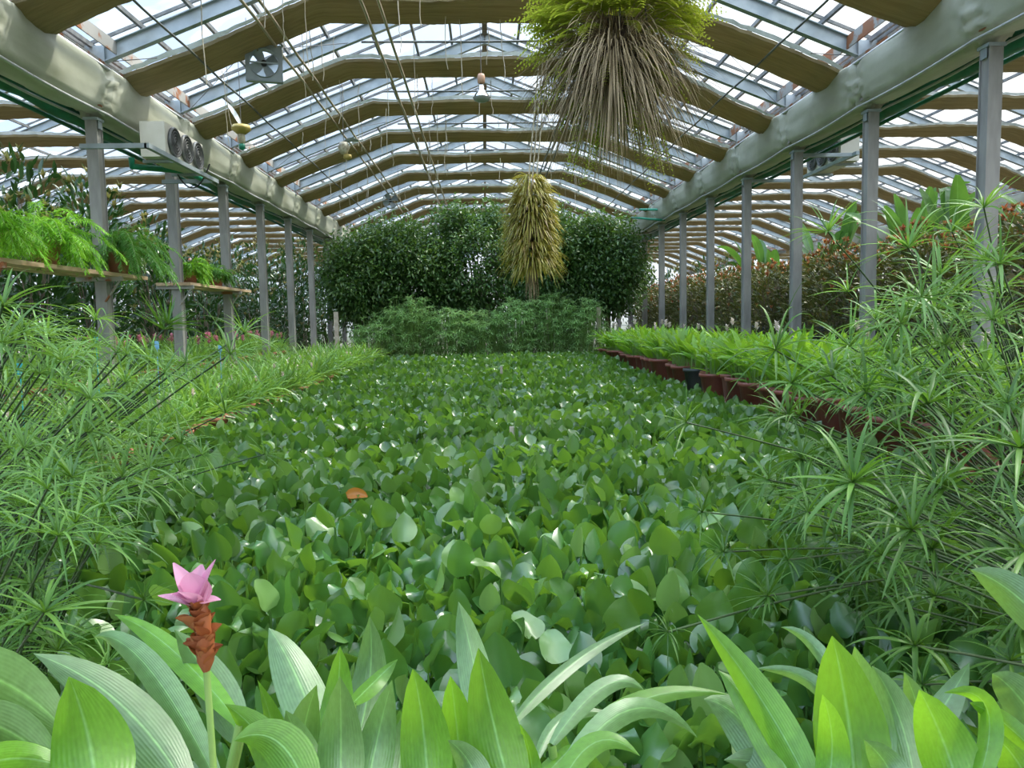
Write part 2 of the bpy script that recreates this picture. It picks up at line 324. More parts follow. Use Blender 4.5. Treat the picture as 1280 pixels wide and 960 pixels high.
# shade curtains gathered between the rafters
ZF=CZ+4.30
def curtain_mesh(seed,i0=0):
    r=np.random.default_rng(seed); nx=90; ny=10
    x=np.linspace(-HS+.05,HS-.05,nx); base=np.minimum(EZ-.10+SL*(HS-np.abs(x)),ZF+.10)
    base=base+.02*np.sin(x*2.1+seed)
    w0=.42+.02*np.sin(x*1.7+seed*2)+.007*r.normal(size=nx)
    top=[];bot=[]
    v=np.linspace(-1,1,ny)
    fold=r.normal(size=(nx,ny))*.005+.008*np.sin(np.arange(ny)*2.3)[None]*np.sin(x*1.3+seed)[:,None]
    sag=.10+.03*np.sin(x*2.45+seed)
    B=np.stack([np.repeat(x[:,None],ny,1), v[None]*w0[:,None], base[:,None]+.0-sag[:,None]*(1-v[None]**2)+fold],-1)
    T=B.copy(); T[...,2]+=.05+.06*(1-v[None]**2)
    q=Q(); i=np.arange(nx-1)[:,None]; j=np.arange(ny-1)[None]
    f=np.stack([i*ny+j,i*ny+j+1,(i+1)*ny+j+1,(i+1)*ny+j],-1).reshape(-1,4)
    q.add(B,f[:,::-1]); q.add(T,f)
    for jj in (0,ny-1):
        e=np.stack([B[:,jj],T[:,jj]],1); ii=np.arange(nx-1)
        q.add(e,np.stack([ii*2,ii*2+1,ii*2+3,ii*2+2],-1))
    e=Q()
    for jj in (0,):
        P=B[:,jj]; hh=.03+.035*np.abs(np.sin(x*1.1+seed))+.004*r.normal(size=nx)
        a=P+np.stack([0*x,-.015+0*x,.05+0*x],-1); b=a+np.stack([0*x,-.02+0*x,hh],-1)
        ii=np.arange(nx-1); e.add(np.stack([a,b],1),np.stack([ii*2,ii*2+1,ii*2+3,ii*2+2],-1))
    return q.mesh('cloth',M['shade']), e.mesh('pale_edge',M['silver'])
CM=[curtain_mesh(s) for s in range(4)]
ordn=['first','second','third','fourth','fifth','sixth','seventh','eighth','ninth','tenth','eleventh','twelfth','thirteenth','fourteenth','fifteenth','sixteenth','seventeenth','eighteenth','nineteenth','twentieth','twentyfirst','twentysecond','twentythird','twentyfourth']
for i in (0,-1,1,-2,2):
    for n,k in enumerate(range(1,15 if i==0 else 24)):
        if abs(i)==2 and k<4: continue
        c,e=CM[(k+i)%4]
        if i==0: lb='olive shade curtain gathered across the main roof, %s from the near end'%ordn[n]
        else: lb='gathered olive shade curtain in the %s neighbouring bay, seen between the columns'%CAN[i]
        t=thing('shade_curtain',lb,'curtain',(XC+i*SPAN,(k+.55)*S,0),group='shade curtains across the main bay' if i==0 else 'shade curtains in the %s bay'%CAN[i])
        link('cloth',c,t); link('pale_edge',e,t)

# columns
def column_mesh(h):
    q=Q(); a=.075
    for sy in (-1,1): box(q,-a,a,sy*a-.006,sy*a+.006,0,h)
    box(q,a-.03,a-.018,-a,a,0,h); box(q,-a+.018,-a+.03,-a,a,0,h)
    q2=Q(); box(q2,-.095,.095,-.095,.095,h-.015,h+.02); box(q2,-.085,-.077,-.05,.05,h-.12,h); box(q2,.077,.085,-.05,.05,h-.12,h)
    q3=Q(); box(q3,-.13,.13,-.13,.13,0,.05)
    return q.mesh('shaft',M['dirty_steel'],False), q2.mesh('cap_plate',M['steel'],False), q3.mesh('base_plate',M['concrete'],False)
CMESH=column_mesh(GZ-.02)
for j,(x,side) in enumerate([(XL,'left'),(XR,'right'),(XL-SPAN,'far left'),(XR+SPAN,'far right')]):
    for k in range(0,15 if j<2 else 22):
        if j>1 and k<3: continue
        n=k-(4 if j==0 else 3)
        if j<2: lb=('grey steel column in the %s row beside the bed, %s visible from the camera'%(side,ordn[n]) if n>=0 else 'grey steel column of the %s row, outside the picture near the camera'%side)
        else: lb='grey steel column of the %s row, beyond the neighbouring bay'%side
        t=thing('steel_column',lb,'column',(x,(k+PH)*S,0),group='%s row of columns'%side,kind='structure')
        for nm,d in zip(('shaft','cap_plate','base_plate'),CMESH): link(nm,d,t)
# gutters wrapped in film: the film sags between columns
def gutter(x,lb,nm):
    t=thing(nm,lb,'gutter',(x,0,0),kind='structure')
    ys=np.arange(PH*S,14.9*S,.02*S); n=len(ys); ph=((ys/S-PH)%1.0)
    r=np.random.default_rng(int(abs(x)*10)); sg=np.abs(np.sin(ph*math.pi))
    pr=np.array([(-.20,.62),(-.28,.60),(-.29,.42),(-.265,.25),(-.22,.10),(-.13,.015),(0,.0),(.13,.015),(.22,.10),(.265,.25),(.29,.42),(.28,.60),(.20,.62)])
    u=np.linspace(0,12,43); pr=np.stack([np.interp(u,np.arange(13),pr[:,0]),np.interp(u,np.arange(13),pr[:,1])],-1); wr=r.normal(size=(16,len(pr)))
    V=[]
    for a,y in enumerate(ys):
        p=ph[a]; near=math.exp(-(min(p,1-p)/.10)**2); kk=int(round((y/S-PH))) % 16
        saw=1.07*math.exp(-p/.30)+ .93*(1-math.exp(-p/.30)); saw-=.10*math.exp(-((1-p)/.07)**2)+.06*math.exp(-((p-.02)/.05)**2)
        for b,(px,pz) in enumerate(pr):
            cz=.32; ww=wr[kk,b]*.018*near*math.sin(p*60+b)+.012*near*math.sin(b*1.7+kk+p*40)+.006*math.sin(b*.6+p*9+kk)
            f=saw+ww/.28; V.append((px*f, y, GZ+(cz+(pz-cz)*(f if pz<.5 else 1))-(.04*sg[a] if pz<.3 else 0)+.03+.008*math.sin(y*5+b)*(pz>.55)))
    k=len(pr); i=np.arange(n-1)[:,None]; j=np.arange(k-1)[None]
    q=Q(); q.add(V,np.stack([i*k+j,i*k+j+1,(i+1)*k+j+1,(i+1)*k+j],-1)); q.build('film_wrap',M['film'],t)
    q=Q()
    for s in (-1,1):
        box(q,s*.235-.03,s*.235+.03,0,14.8*S,GZ+.60,GZ+.635)
    q.add(*tubes([np.stack([np.full(n,s*.2),ys,GZ+.045-.03*sg],-1) for s in (-1,1)],.018,5)); q.build('edge_rail',M['alu'],t,True)
    q=Q(); box(q,-.17,.17,0,14.8*S,GZ+.12,GZ+.60); q.build('trough',M['rust'],t,False)
gutter(XL,'gutter wrapped in pale plastic film along the left column row','film_wrapped_gutter')
gutter(XR,'gutter wrapped in pale plastic film along the right column row','film_wrapped_gutter')
gutter(XL-SPAN,'film wrapped gutter of the far left column row','film_wrapped_gutter')
gutter(XR+SPAN,'film wrapped gutter of the far right column row','film_wrapped_gutter')
for s,x,nm in ((-1,XL,'left'),(1,XR,'right')):
    q=Q(); ys=np.linspace(1,34,100); X=x+s*.38
    q.add(*tubes(np.stack([X+.015*np.sin(ys*3),ys,GZ+.13+.02*np.sin(ys*2.1)],-1),.13+.015*np.sin(ys*5),10))
    q.add(*tubes(np.stack([X+s*.16+0*ys,ys,GZ+.02+0*ys],-1),.03,6))
    o=q.build('netting_roll',M['green_net']); tag(o,'long roll of dark green netting hung outside the %s gutter'%nm,'netting')

# pipes and rails under the roof, running away from the camera
def rail(name,x,z,r,m,lb,cat='pipe',group=None,y0=3,y1=30):
    q=Q(); ys=np.linspace(y0,y1,40)
    q.add(*tubes(np.stack([x+0*ys,ys,z+.012*np.sin(ys*2.5)],-1),r,6)); o=q.build(name,M[m]); tag(o,lb,cat,group); return o
for x,d in ((-1.28,.0),(-1.50,.0)): rail('heating_pipe',x,CZ+4.10,.022,'tan_pipe','thin tan pipe of the pair left of the ridge, %s one'%('inner' if x>-1.4 else 'outer'),'pipe','paired pipes left of the ridge')
for x in (-2.72,-2.94): rail('heating_pipe',x,CZ+4.02,.022,'tan_pipe','thin tan pipe of the pair running past the square fan, %s one'%('inner' if x>-2.8 else 'outer'),'pipe','paired pipes by the square fan')
for x in (1.62,1.82): rail('heating_pipe',x,CZ+4.10,.018,'rail','thin dark pipe of the pair right of the hanging ferns, %s one'%('inner' if x<1.7 else 'outer'),'pipe','paired pipes right of the ridge')
for x in (XC-3.95,XC+3.95): rail('curtain_rail',x,EZ-.22+SL*(HS-3.95),.016,'rail','dark rail under the %s roof slope, halfway up the shade curtains'%('left' if x<0 else 'right'),'rail')
for x in (XC-5.0,XC+5.0): rail('curtain_rail',x,EZ-.12,.024,'rail' if x<0 else 'rail','steel rail just above the %s film wrapped gutter'%('left' if x<0 else 'right'),'rail')
for n,(y,z) in enumerate(((12.2,4.28),(14.75,4.28),(17.1,4.28),(19.7,4.28))):
    q=Q(); q.add(*tubes([(-1.8,y,CZ+z),(0,y,CZ+z-.01),(1.75,y,CZ+z)],.018,6)); tag(q.build('cross_pipe',M['rail']),'thin cross pipe under the ridge, %s from the near end'%ordn[n],'pipe','cross pipes under the ridge')

# end walls: glazing with posts
def endwall(y,nm,lb):
    q=Q(); R=thing(nm,lb,'wall',(0,y,0),kind='structure')
    for i in range(-2,3):
        c=XC+i*SPAN; q.add([(c-HS,0,0),(c,0,0),(c,0,RZ+.3),(c-HS,0,EZ+.3)],[(0,1,2,3)]); q.add([(c,0,0),(c+HS,0,0),(c+HS,0,EZ+.3),(c,0,RZ+.3)],[(0,1,2,3)])
    q.build('glass_pane',M['glass'],R,False)
    q=Q()
    for x in np.arange(XC-2.5*SPAN,XC+2.5*SPAN+.1,SPAN/8):
        a=abs(((x-XC+HS)%SPAN)-HS); h=RZ+.3-SL*a; box(q,x-.03,x+.03,-.03,.03,0,h)
    for z in (1.0,2.2,3.4,4.6): box(q,XC-2.5*SPAN,XC+2.5*SPAN,-.02,.02,z-.02,z+.02)
    q.build('glazing_bar',M['steel'],R,False)
endwall(YB,'wall_back','glazed end wall far behind the fig trees'); endwall(YA,'wall_front','glazed end wall behind the camera')

# pond
q=Q(); box(q,-3.0,3.1,1.45,22.6,.02,.08); tag(q.build('pond_water',M['water'],smooth=False),'dark water of the shallow bed under the hyacinths','water',kind='structure')
def ledge(nm,x0,x1,y0,y1,h,lb): tag(box(Q(),x0,x1,y0,y1,0,h).build(nm,M['concrete'],smooth=False),lb,'ledge',kind='structure')
ledge('trim_1',3.1,4.9,1.2,22.8,.36,'pale concrete ledge under the potted plants on the right'); ledge('trim_2',-5.0,-3.0,1.2,22.8,.24,'concrete ledge under the potted plants on the left')
ledge('trim_3',-3.0,3.1,1.2,1.45,.3,'concrete kerb at the near edge of the bed'); ledge('trim_4',-3.0,3.1,22.6,22.8,.3,'concrete kerb at the far edge of the bed')

# ------------------------------------------------------------------ water hyacinths
def hyacinth(seed, n=13, nseg=7, ncol=5, H=.36, R=.16):
    r=np.random.default_rng(seed); az=np.arange(n)*2.4+r.uniform(0,6); rad=R*np.sqrt((np.arange(n)+.5)/n)
    h=H*r.uniform(.62,1.08,n)*(1-.25*(rad/R)**2)
    top=np.stack([rad*np.cos(az),rad*np.sin(az),h],-1); foot=top*[.22,.22,0]
    # blades: rise from the stalk tip, lean out, cupped
    el=np.where(r.random(n)<.55,r.uniform(1.0,1.6,n),r.uniform(.35,1.1,n)); az2=az+r.normal(0,1.0,n)
    D=np.stack([np.cos(az2)*np.cos(el),np.sin(az2)*np.cos(el),np.sin(el)],-1)
    L=r.uniform(.095,.145,n); W=L*r.uniform(.78,.98,n)
    a=Q(); a.add(*ribbons(top,D,L,W,r.choice([-.9,-.5,.2,.8,1.5],n)*r.uniform(.5,1.2,n),nseg,'ovate',r.choice([-.45,.35,.6]),r.normal(0,.6,n),ncol,1.5,r.choice([0,.04,.07])))
    t=np.linspace(0,1,5)[None,:,None]; Sx=foot[:,None]*(1-t)+top[:,None]*t; Sx[...,:2]+= (t*(1-t)*.4)*(top-foot)[:,None,:2]
    b=Q(); b.add(*tubes(Sx,np.array([.009,.011,.008,.005,.004])[None],4))
    return a,b
HV=[(lambda a,b:(a.mesh('water_hyacinth',M['hya']),b.mesh('stalks',M['hyastem'])))(*hyacinth(s)) for s in range(12)]
cand=[]
sp=.205
for iy,y in enumerate(np.arange(1.55,22.5,sp*.87)):
    for x in np.arange(-2.9+(iy%2)*sp/2,3.06,sp):
        cand.append((x+rng.normal()*.035,y+rng.normal()*.035))
def seen(p):
    d=p[1]; px=607+F*p[0]/d; return -40<px<1320
cand=[c for c in cand if seen(c)]
cand.sort(key=lambda c:math.hypot(*c)); near=cand[:300]; rest=cand[300:]
oh=at(446,626,5.1); 
for n,(x,y) in enumerate(near):
    a,b=HV[rng.integers(12)]
    o=link('water_hyacinth',a,None,(x,y,.07)); o.rotation_euler=(rng.normal()*.08,rng.normal()*.08,rng.uniform(0,6.28)); s=rng.uniform(.9,1.15); o.scale=(s,s,s*rng.uniform(.92,1.1))
    tag(o,'glossy green water hyacinth in the crowded near part of the bed','water plant','water hyacinths in the near part of the bed'); c=link('stalk_cluster',b,o)
q=Q(); qs=Q(); LV=[hyacinth(100+s,13,4,3,.36,.17)[0] for s in range(10)]
for (x,y) in rest:
    v=LV[rng.integers(10)]; V=v.V[0].copy(); th=rng.uniform(0,6.28); c,s=math.cos(th),math.sin(th); sc_=rng.uniform(.85,1.15)
    V=V@np.array([[c,s,0],[-s,c,0],[0,0,1]])*sc_+[x,y,.07+rng.normal()*.015]
    if y>15.5: V[:,2]+= .08*min(1,(y-15.5)/2)
    q.add(V,v.F[0],v.U[0])
tag(q.build('water_hyacinth_carpet',M['hya']),'carpet of countless green water hyacinths over the middle and far bed','water plants',kind='stuff')
# the yellowed leaf, on a plant of its own
a,b=hyacinth(5); o=link('water_hyacinth',a.mesh('water_hyacinth',M['hya']),None,(at(446,640,5.0)[0],5.0,.09)); tag(o,'water hyacinth with one curled orange-yellow leaf among the green ones','water plant')
link('stalk_cluster',HV[0][1],o); p=at(446,618,4.72)-np.array(o.location)
yq=Q(); yq.add(*ribbons([p+[-.06,0,-.01]],[(1,.1,.4)],.13,.075,.9,6,'ovate',.5,-.9,5)); yq.add(*tubes([(0,0,.02),p*[.3,.3,.6],p+[-.06,0,-.01]],.005,4)); yl=yq.build('yellowed_leaf',M['hyayel'],o); yl['label']='curled orange-yellow leaf'

# stakes in the bed
for (u,v,Y,h,lb) in ((640,560,7.0,.24,'short pale wooden stake in the middle of the bed'),(627,478,15.2,.36,'thin pale wooden stake in the far part of the bed')):
    p=at(u,v,Y); q=Q(); beam(q,p-[0,0,.45],p+[0,0,h-.04],.04 if Y<10 else .05,.012,(0,1,0)); tag(q.build('wooden_stake',M['concrete'],smooth=False),lb,'stake')

# ------------------------------------------------------------------ pots
def pot(q,r,h,rim=.05,wall=.012,c=(0,0,0)):
    lathe(q,[(.001,.0),(r*.72,.0),(r*.94,h-rim),(r*.94+.001,h-rim),(r*1.05,h-rim+.003),(r*1.05,h),(r*.93,h),(r*.9,h-.04)],c,22); return q
def potmesh(r,h,mt): return pot(Q(),r,h).mesh('pot',M[mt])
def soilmesh(r,h): q=Q(); lathe(q,[(r*.9,h-.045),(r*.5,h-.03),(.001,h-.03)],(0,0,0),14); return q.mesh('soil',M['soil'])

# left: narrow leaved curcumas with pale flowers
def fountain(seed,n,H,W,spread,mt,base,prof='strap',nseg=6,droop=(.5,1.5)):
    r=np.random.default_rng(seed); az=r.uniform(0,6.28,n); el=r.uniform(*spread,n)
    D=np.stack([np.cos(az)*np.cos(el),np.sin(az)*np.cos(el),np.sin(el)],-1)
    P=np.stack([r.normal(0,.03,n),r.normal(0,.03,n),np.full(n,base)+r.uniform(0,.08,n)],-1)
    q=Q(); q.add(*ribbons(P,D,H*r.uniform(.6,1.15,n),W*r.uniform(.7,1.2,n),r.uniform(*droop,n),nseg,prof,.3,r.normal(0,.3,n),3,1.3)); return q.mesh('foliage',M[mt])
def flowers(seed,z,mt,base=.2,rad=.12,s=.03):
    r=np.random.default_rng(seed); a=Q(); st=Q(); x,y=r.normal(0,rad,2); st.add(*tubes([(x*.2,y*.2,base),(x*.7,y*.7,(base+z)/2),(x,y,z)],.004,4))
    m=10; az=np.arange(m)*2.4; D=np.stack([np.cos(az)*.7,np.sin(az)*.7,.5+.1*np.arange(m)],-1)
    a.add(*ribbons(np.array([x,y,z])+np.stack([0*az,0*az,np.linspace(0,s*1.6,m)],-1),D,s*1.6,s,.3,3,'ovate',.5)); lathe(a,[(.001,-.005),(s*.3,0),(s*.35,s),(.001,s*1.8)],(x,y,z),6)
    return a.mesh('flower',M[mt]), st.mesh('flower_stalk',M['lstem'])
def add_flowers(t,pool,n):
    for f,st in random.sample(pool,n): o=link('flower_stalk',st,t); link('flower',f,o)
PT=potmesh(.15,.26,'terracotta'); ST=soilmesh(.15,.26)
LF=[fountain(20+s,44,.62,.032,(.35,1.4),'narrow',.20,'strap',7,(.4,1.6)) for s in range(5)]; LFL=[flowers(s,random.uniform(.5,.62),'whitefl') for s in range(6)]; LPK=[flowers(40+s,random.uniform(.58,.76),'pinkfl',s=.05) for s in range(6)]
cnt=0
for ri,x in enumerate((-3.2,-3.58,-3.96,-4.34,-4.72)):
    for n,y in enumerate(np.arange(3.6,21.5,.43)):
        xx=x+rng.normal()*.03; yy=y+rng.normal()*.04+ri*.13
        if 607+F*xx/yy<-60: continue
        z=.24
        if abs(xx-XL)<.34 and abs(((yy/S-PH+.5)%1)-.5)*S<.3: continue
        if ri==0: lb='narrow leaved curcuma in a terracotta pot along the left edge of the bed'; g='front row of terracotta pots on the left'
        else: lb='narrow leaved pot plant with whitish flowers massed on the left ledge'; g='massed pot plants on the left ledge'
        t=thing('potted_siam_tulip',lb,'potted plant',(xx,yy,z),rng.uniform(0,6.28),g); s=rng.uniform(.9,1.12); t.scale=(s,s,s)
        if ri==0 or yy>18 : link('pot',PT,t); link('soil',ST,t)
        link('foliage',LF[rng.integers(5)],t)
        add_flowers(t,LFL,int(rng.random()<.45))
# pink flowering row beyond the left columns
for ri,x in enumerate((-5.35,-5.8,-6.25)):
    for n,y in enumerate(np.arange(8.6,21.,.5)):
        xx=x+rng.normal()*.04; yy=y+rng.normal()*.05
        if 607+F*xx/yy<-60: continue
        pk=yy>12.0
        if abs(xx-XL)<.34 and abs(((yy/S-PH+.5)%1)-.5)*S<.3: continue
        t=thing('potted_siam_tulip','pot plant with deep pink flowers in the row beyond the left columns' if pk else 'green pot plant standing at the foot of the near left columns','potted plant',(xx,yy,.62),rng.uniform(0,6.28),'pink flowering pot plants behind the left columns' if pk else 'pot plants at the near left columns'); t.scale=(1,1,1.0)
        link('pot',PT,t); link('foliage',LF[rng.integers(5)],t)
        add_flowers(t,LPK if pk else LFL,int(rng.integers(0,3)) if pk else 1)
tag(box(box(Q(),-6.6,-5.2,6,24,.56,.62),-6.5,-5.3,6.2,23.8,0,.56).build('plant_bench',M['concrete'],smooth=False),'low bench behind the left column row carrying pink flowering pots','bench')

# right: broad leaved curcumas in brown pots
PB=potmesh(.19,.34,'brown_pot'); SB=soilmesh(.19,.34); PK=potmesh(.19,.36,'black_pot'); P2=potmesh(.24,.36,'brown_pot')
def ginger(seed):
    r=np.random.default_rng(seed); n=34; az=r.uniform(0,6.28,n); rr=r.uniform(0,.13,n); P=np.stack([np.cos(az)*rr,np.sin(az)*rr,r.uniform(.3,.62,n)],-1)
    el=r.uniform(.45,1.25,n); D=np.stack([np.cos(az)*np.cos(el)-.25,np.sin(az)*np.cos(el),np.sin(el)],-1)
    q=Q(); q.add(*ribbons(P,D,r.uniform(.26,.44,n),r.uniform(.055,.085,n),r.uniform(.1,1.0,n),6,'lance',.3,r.normal(0,.3,n),3,1.2))
    s=Q(); F0=P*[.8,.8,0]+[0,0,.26]; s.add(*tubes(np.stack([F0,(F0+P)/2,P],1),.006,4)); return q.mesh('foliage',M['ginger']), s.mesh('leaf_stalks',M['lstem'])
GV=[ginger(60+s) for s in range(5)]; GFL=[flowers(70+s,.9,'whitefl',.3,.12,.04) for s in range(3)]
for ri,x in enumerate((3.38,3.8,4.22,4.6)):
    for n,y in enumerate(np.arange(5.2,21.6,.54 if ri==0 else .46)):
        xx=x+rng.normal()*.04; yy=y+rng.normal()*(.06 if ri==0 else .04)+ri*.17
        if 607+F*xx/yy>1330: continue
        if ri==0: lb='broad leaved curcuma in a red-brown pot along the right edge of the bed'; g='front row of brown pots on the right'
        else: lb='broad leaved bright green curcuma massed on the right ledge'; g='massed curcumas on the right ledge'
        pm=PB
        if ri==0 and n==13: pm=PK; lb='broad leaved curcuma in the only dark grey pot of the right edge'; g=None
        if ri==0 and n==17: pm=P2; lb='broad leaved curcuma in the widest red-brown pot on the right ledge'; g=None
        t=thing('potted_curcuma',lb,'potted plant',(xx,yy,.36),rng.normal()*.8,g); s=rng.uniform(1.0,1.15); t.scale=(1.05,1.05,s)
        if ri<2: link('pot',pm,t); link('soil',SB,t)
        f,st=GV[rng.integers(5)]; link('foliage',f,t); link('stalk_cluster',st,t)
        add_flowers(t,GFL,int(rng.random()<.12))

# ------------------------------------------------------------------ shrubs, trees
def shrub(seed,n,R,H,z0,L,W,mt,tipmt,ntip,up=.5,spikes=22):
    r=np.random.default_rng(seed); d=nz(r.normal(size=(n,3))); d[:,2]=np.abs(d[:,2])
    rad=r.uniform(.45,1,n)**.5; P=np.stack([d[:,0]*rad*R,d[:,1]*rad*R,z0+ (H-z0)*(.02+.98*r.uniform(0,1,n)*(.75+.25*d[:,2]))],-1)
    D=nz(d*[1,1,.5]+[0,0,up]+r.normal(0,.35,(n,3)))
    q=Q(); q.add(*ribbons(P,D,L*r.uniform(.6,1.2,n),W*r.uniform(.7,1.2,n),r.uniform(0,1,n),3,'lance',.3,r.normal(0,.5,n),3))
    tq=Q(); m=spikes; a=r.uniform(0,6.28,m); rr=R*np.sqrt(r.uniform(0,1,m)); C0=np.stack([rr*np.cos(a),rr*np.sin(a),H*(1.0-.12*(rr/R)**2)+r.normal(0,.05,m)],-1)
    C0[:,2]=np.where(r.random(m)<.4,C0[:,2]-r.uniform(0,(H-z0)*.6,m),C0[:,2]); low=C0[:,2]<H*.85; C0[low,:2]*=(R*.98/np.maximum(rr[low],.01))[:,None]
    for c in C0:
        az=np.arange(ntip)*2.4; el=r.uniform(.5,1.3,ntip); D=np.stack([np.cos(az)*np.cos(el),np.sin(az)*np.cos(el),np.sin(el)],-1)
        tq.add(*ribbons(np.repeat(c[None],ntip,0)-D*.02,D,L*r.uniform(.6,.9,ntip),W*.8,.2,3,'lance',.3,0,3))
    s=Q(); b=np.stack([np.linspace([0,0,0],[x*.7,y*.7,H*.8],4) for x,y in C0[:9,:2]]); b[:,1:3,:2]+=r.normal(0,.03,(len(b),2,2)); s.add(*tubes(b,np.array([.02,.016,.012,.006])[None],5))
    return q.mesh('foliage',M[mt]), tq.mesh('young_leaves',M[tipmt]), s.mesh('branches',M['bark'])
def put_shrub(v,loc,s,name,lb,g,sz=1,potm=None):
    t=thing(name,lb,'shrub',loc,rng.uniform(0,6.28),g); t.scale=(s,s,s*sz)
    link('foliage',v[0],t); link('young_leaves',v[1],t); link('branches',v[2],t)
    if potm: link('pot',potm,t)
RS=[shrub(200+s,900,.52,1.75,.15,.13,.045,'croton','redtip',7,.5,24) for s in range(3)]
PBIG=potmesh(.24,.34,'black_pot')
for row,x in enumerate((6.12,6.95)):
    for y in np.arange(6.6,30.,.74):
        xx=x+rng.normal()*.06
        if 607+F*xx/y>1420: continue
        put_shrub(RS[rng.integers(3)],(xx,y+row*.3,.98),rng.uniform(.92,1.06),'red_tipped_shrub','dark shrub with red young leaves in the %s row beyond the right columns'%('inner' if row==0 else 'outer'),'red tipped shrubs, %s row'%('inner' if row==0 else 'outer'),1.0,PBIG if row==0 else None)
tag(box(box(Q(),5.55,7.6,5.5,31,.92,.98),5.7,7.4,6,30.5,0,.92).build('plant_bench',M['concrete'],smooth=False),'raised bench beyond the right columns under the red tipped shrubs','bench')
DS=[shrub(300+s,1000,.62,3.0,.2,.17,.06,'darkleaf','olivetip',8,.7,20) for s in range(3)]
for n,(x,y,s,sz) in enumerate([(-7.4,11.2,1,1.12),(-7.2,12.6,1.1,1.1),(-7.9,13.6,1.2,1.3),(-7.2,14.5,1.1,1.32),(-7.8,15.8,1.15,1.3),(-7.1,17,1.15,1.15),(-7.6,18.4,1.1,1.15),(-7.0,19.6,1.1,1.05),(-7.4,21.2,1.1,1.),(-7.9,9.9,1,1.15),(-8.6,11.6,1,1.05),(-8.9,14.2,1.1,1.15),(-8.7,8.6,.9,1),(-6.6,22.5,1.,.85),(-7.9,23.,1.1,1.05),(-6.3,24.2,1,.9),(-7.3,24.8,1.1,1.1),(-8.6,25.5,1.2,1.1),(-6.2,26.4,1.1,.95),(-9.5,22,1.2,1.1),(-9.7,18,1.2,1.1),(-6.9,28,1.2,1.15),(-8.0,28.5,1.3,1.2),(-5.9,29.,1.2,1.2),(-9.4,29,1.3,1.2),(-7.3,31,1.3,1.3),(-10.8,26,1.3,1.1),(-10.9,31,1.3,1.2)]):
    put_shrub(DS[n%3],(x,y,0),s,'rubber_shrub','tall dark green shrub with olive tips standing behind the left columns','dark shrubs behind the left columns',sz)
for n,(x,y,s) in enumerate([(8.3,9.6,.95),(8.6,11.4,1),(8.9,7.9,1.05),(8.4,20.5,.9),(8.7,24,1),(8.6,26.5,1.1),(8.4,29,1.1),(6.6,32,1.1),(8,32.5,1.1)]):
    put_shrub(DS[n%3],(x,y,0),s,'rubber_shrub','tall dark green shrub in the bay beyond the red tipped shrubs','dark shrubs in the right bay',1.12)

def ficus(seed,W,D_,z0,z1,n=15000):
    r=np.random.default_rng(seed); m=150
    d=nz(r.normal(size=(m,3))); rr=r.uniform(.35,1,m)**.4*r.uniform(.82,1.16,m)
    c=np.stack([d[:,0]*W*rr,d[:,1]*D_*rr,(z0+z1)/2+d[:,2]*(z1-z0)/2*rr],-1)
    k=n//m; m2=k; cc=np.repeat(c,k,0); off=r.normal(0,1,(len(cc),3))*[.26,.26,.20]; off[:,2]-=np.abs(r.normal(0,.22,len(cc)))*(np.linalg.norm(off[:,:2],axis=1)>.2)
    P=cc+off; out=nz(P-[0,0,(z0+z1)/2-1]); D=nz(out*.6+r.normal(0,.5,P.shape)+[0,0,-.55])
    q=Q(); q.add(*ribbons(P,D,r.uniform(.10,.15,len(P)),r.uniform(.05,.07,len(P)),.3,2,'ovate',.25,r.normal(0,.7,len(P)),3))
    s=Q(); s.add(*tubes(np.array([[0,0,0],[.04,0,z0*.5],[0,.05,z0],[.1,0,(z0+z1)/2]]),np.array([.11,.09,.08,.05]),8))
    for i in range(24):
        e=c[i*3]*[.85,.85,1]; s.add(*tubes(np.array([[0,0,max(.5,z0*.8)],[e[0]*.4,e[1]*.4,(z0*.6+e[2]*.4)+.3],e]),np.array([.05,.03,.01]),5))
    return q,s
for n,(x,y,W,D_,z0,z1,lb) in enumerate([(-3.95,24.6,1.0,1.1,1.7,4.4,'leftmost and lowest fig tree at the far end, beside the left columns'),(-2.5,25.2,1.6,1.3,1.4,4.95,'broad dark weeping fig tree left of the ridge at the far end'),(-.2,25.6,2.0,1.4,1.3,5.35,'tallest weeping fig tree at the far end, left of the long yellow hanging fern'),
        (2.4,25.,1.5,1.2,1.6,5.0,'weeping fig tree right of the long yellow hanging fern'),(3.95,24.9,1.1,1.,1.9,4.75,'rightmost weeping fig tree hanging over the far end of the curcumas')]):
    a,b=ficus(400+n,W,D_,z0,z1,26000 if n else 14000); t=thing('weeping_fig',lb,'tree',(x,y,0)); a.build('foliage',M['ficus'],t); b.build('trunk',M['bark'],t)
    if n in (0,3,4):
        tag(box(Q(),x-.55,x-.43,y-1.5,y-1.38,0,1.9).build('timber_post',M['concrete'],smooth=False),'pale square post standing in front of the %s fig tree'%('leftmost' if n==0 else 'right' if n==3 else 'rightmost'),'post')

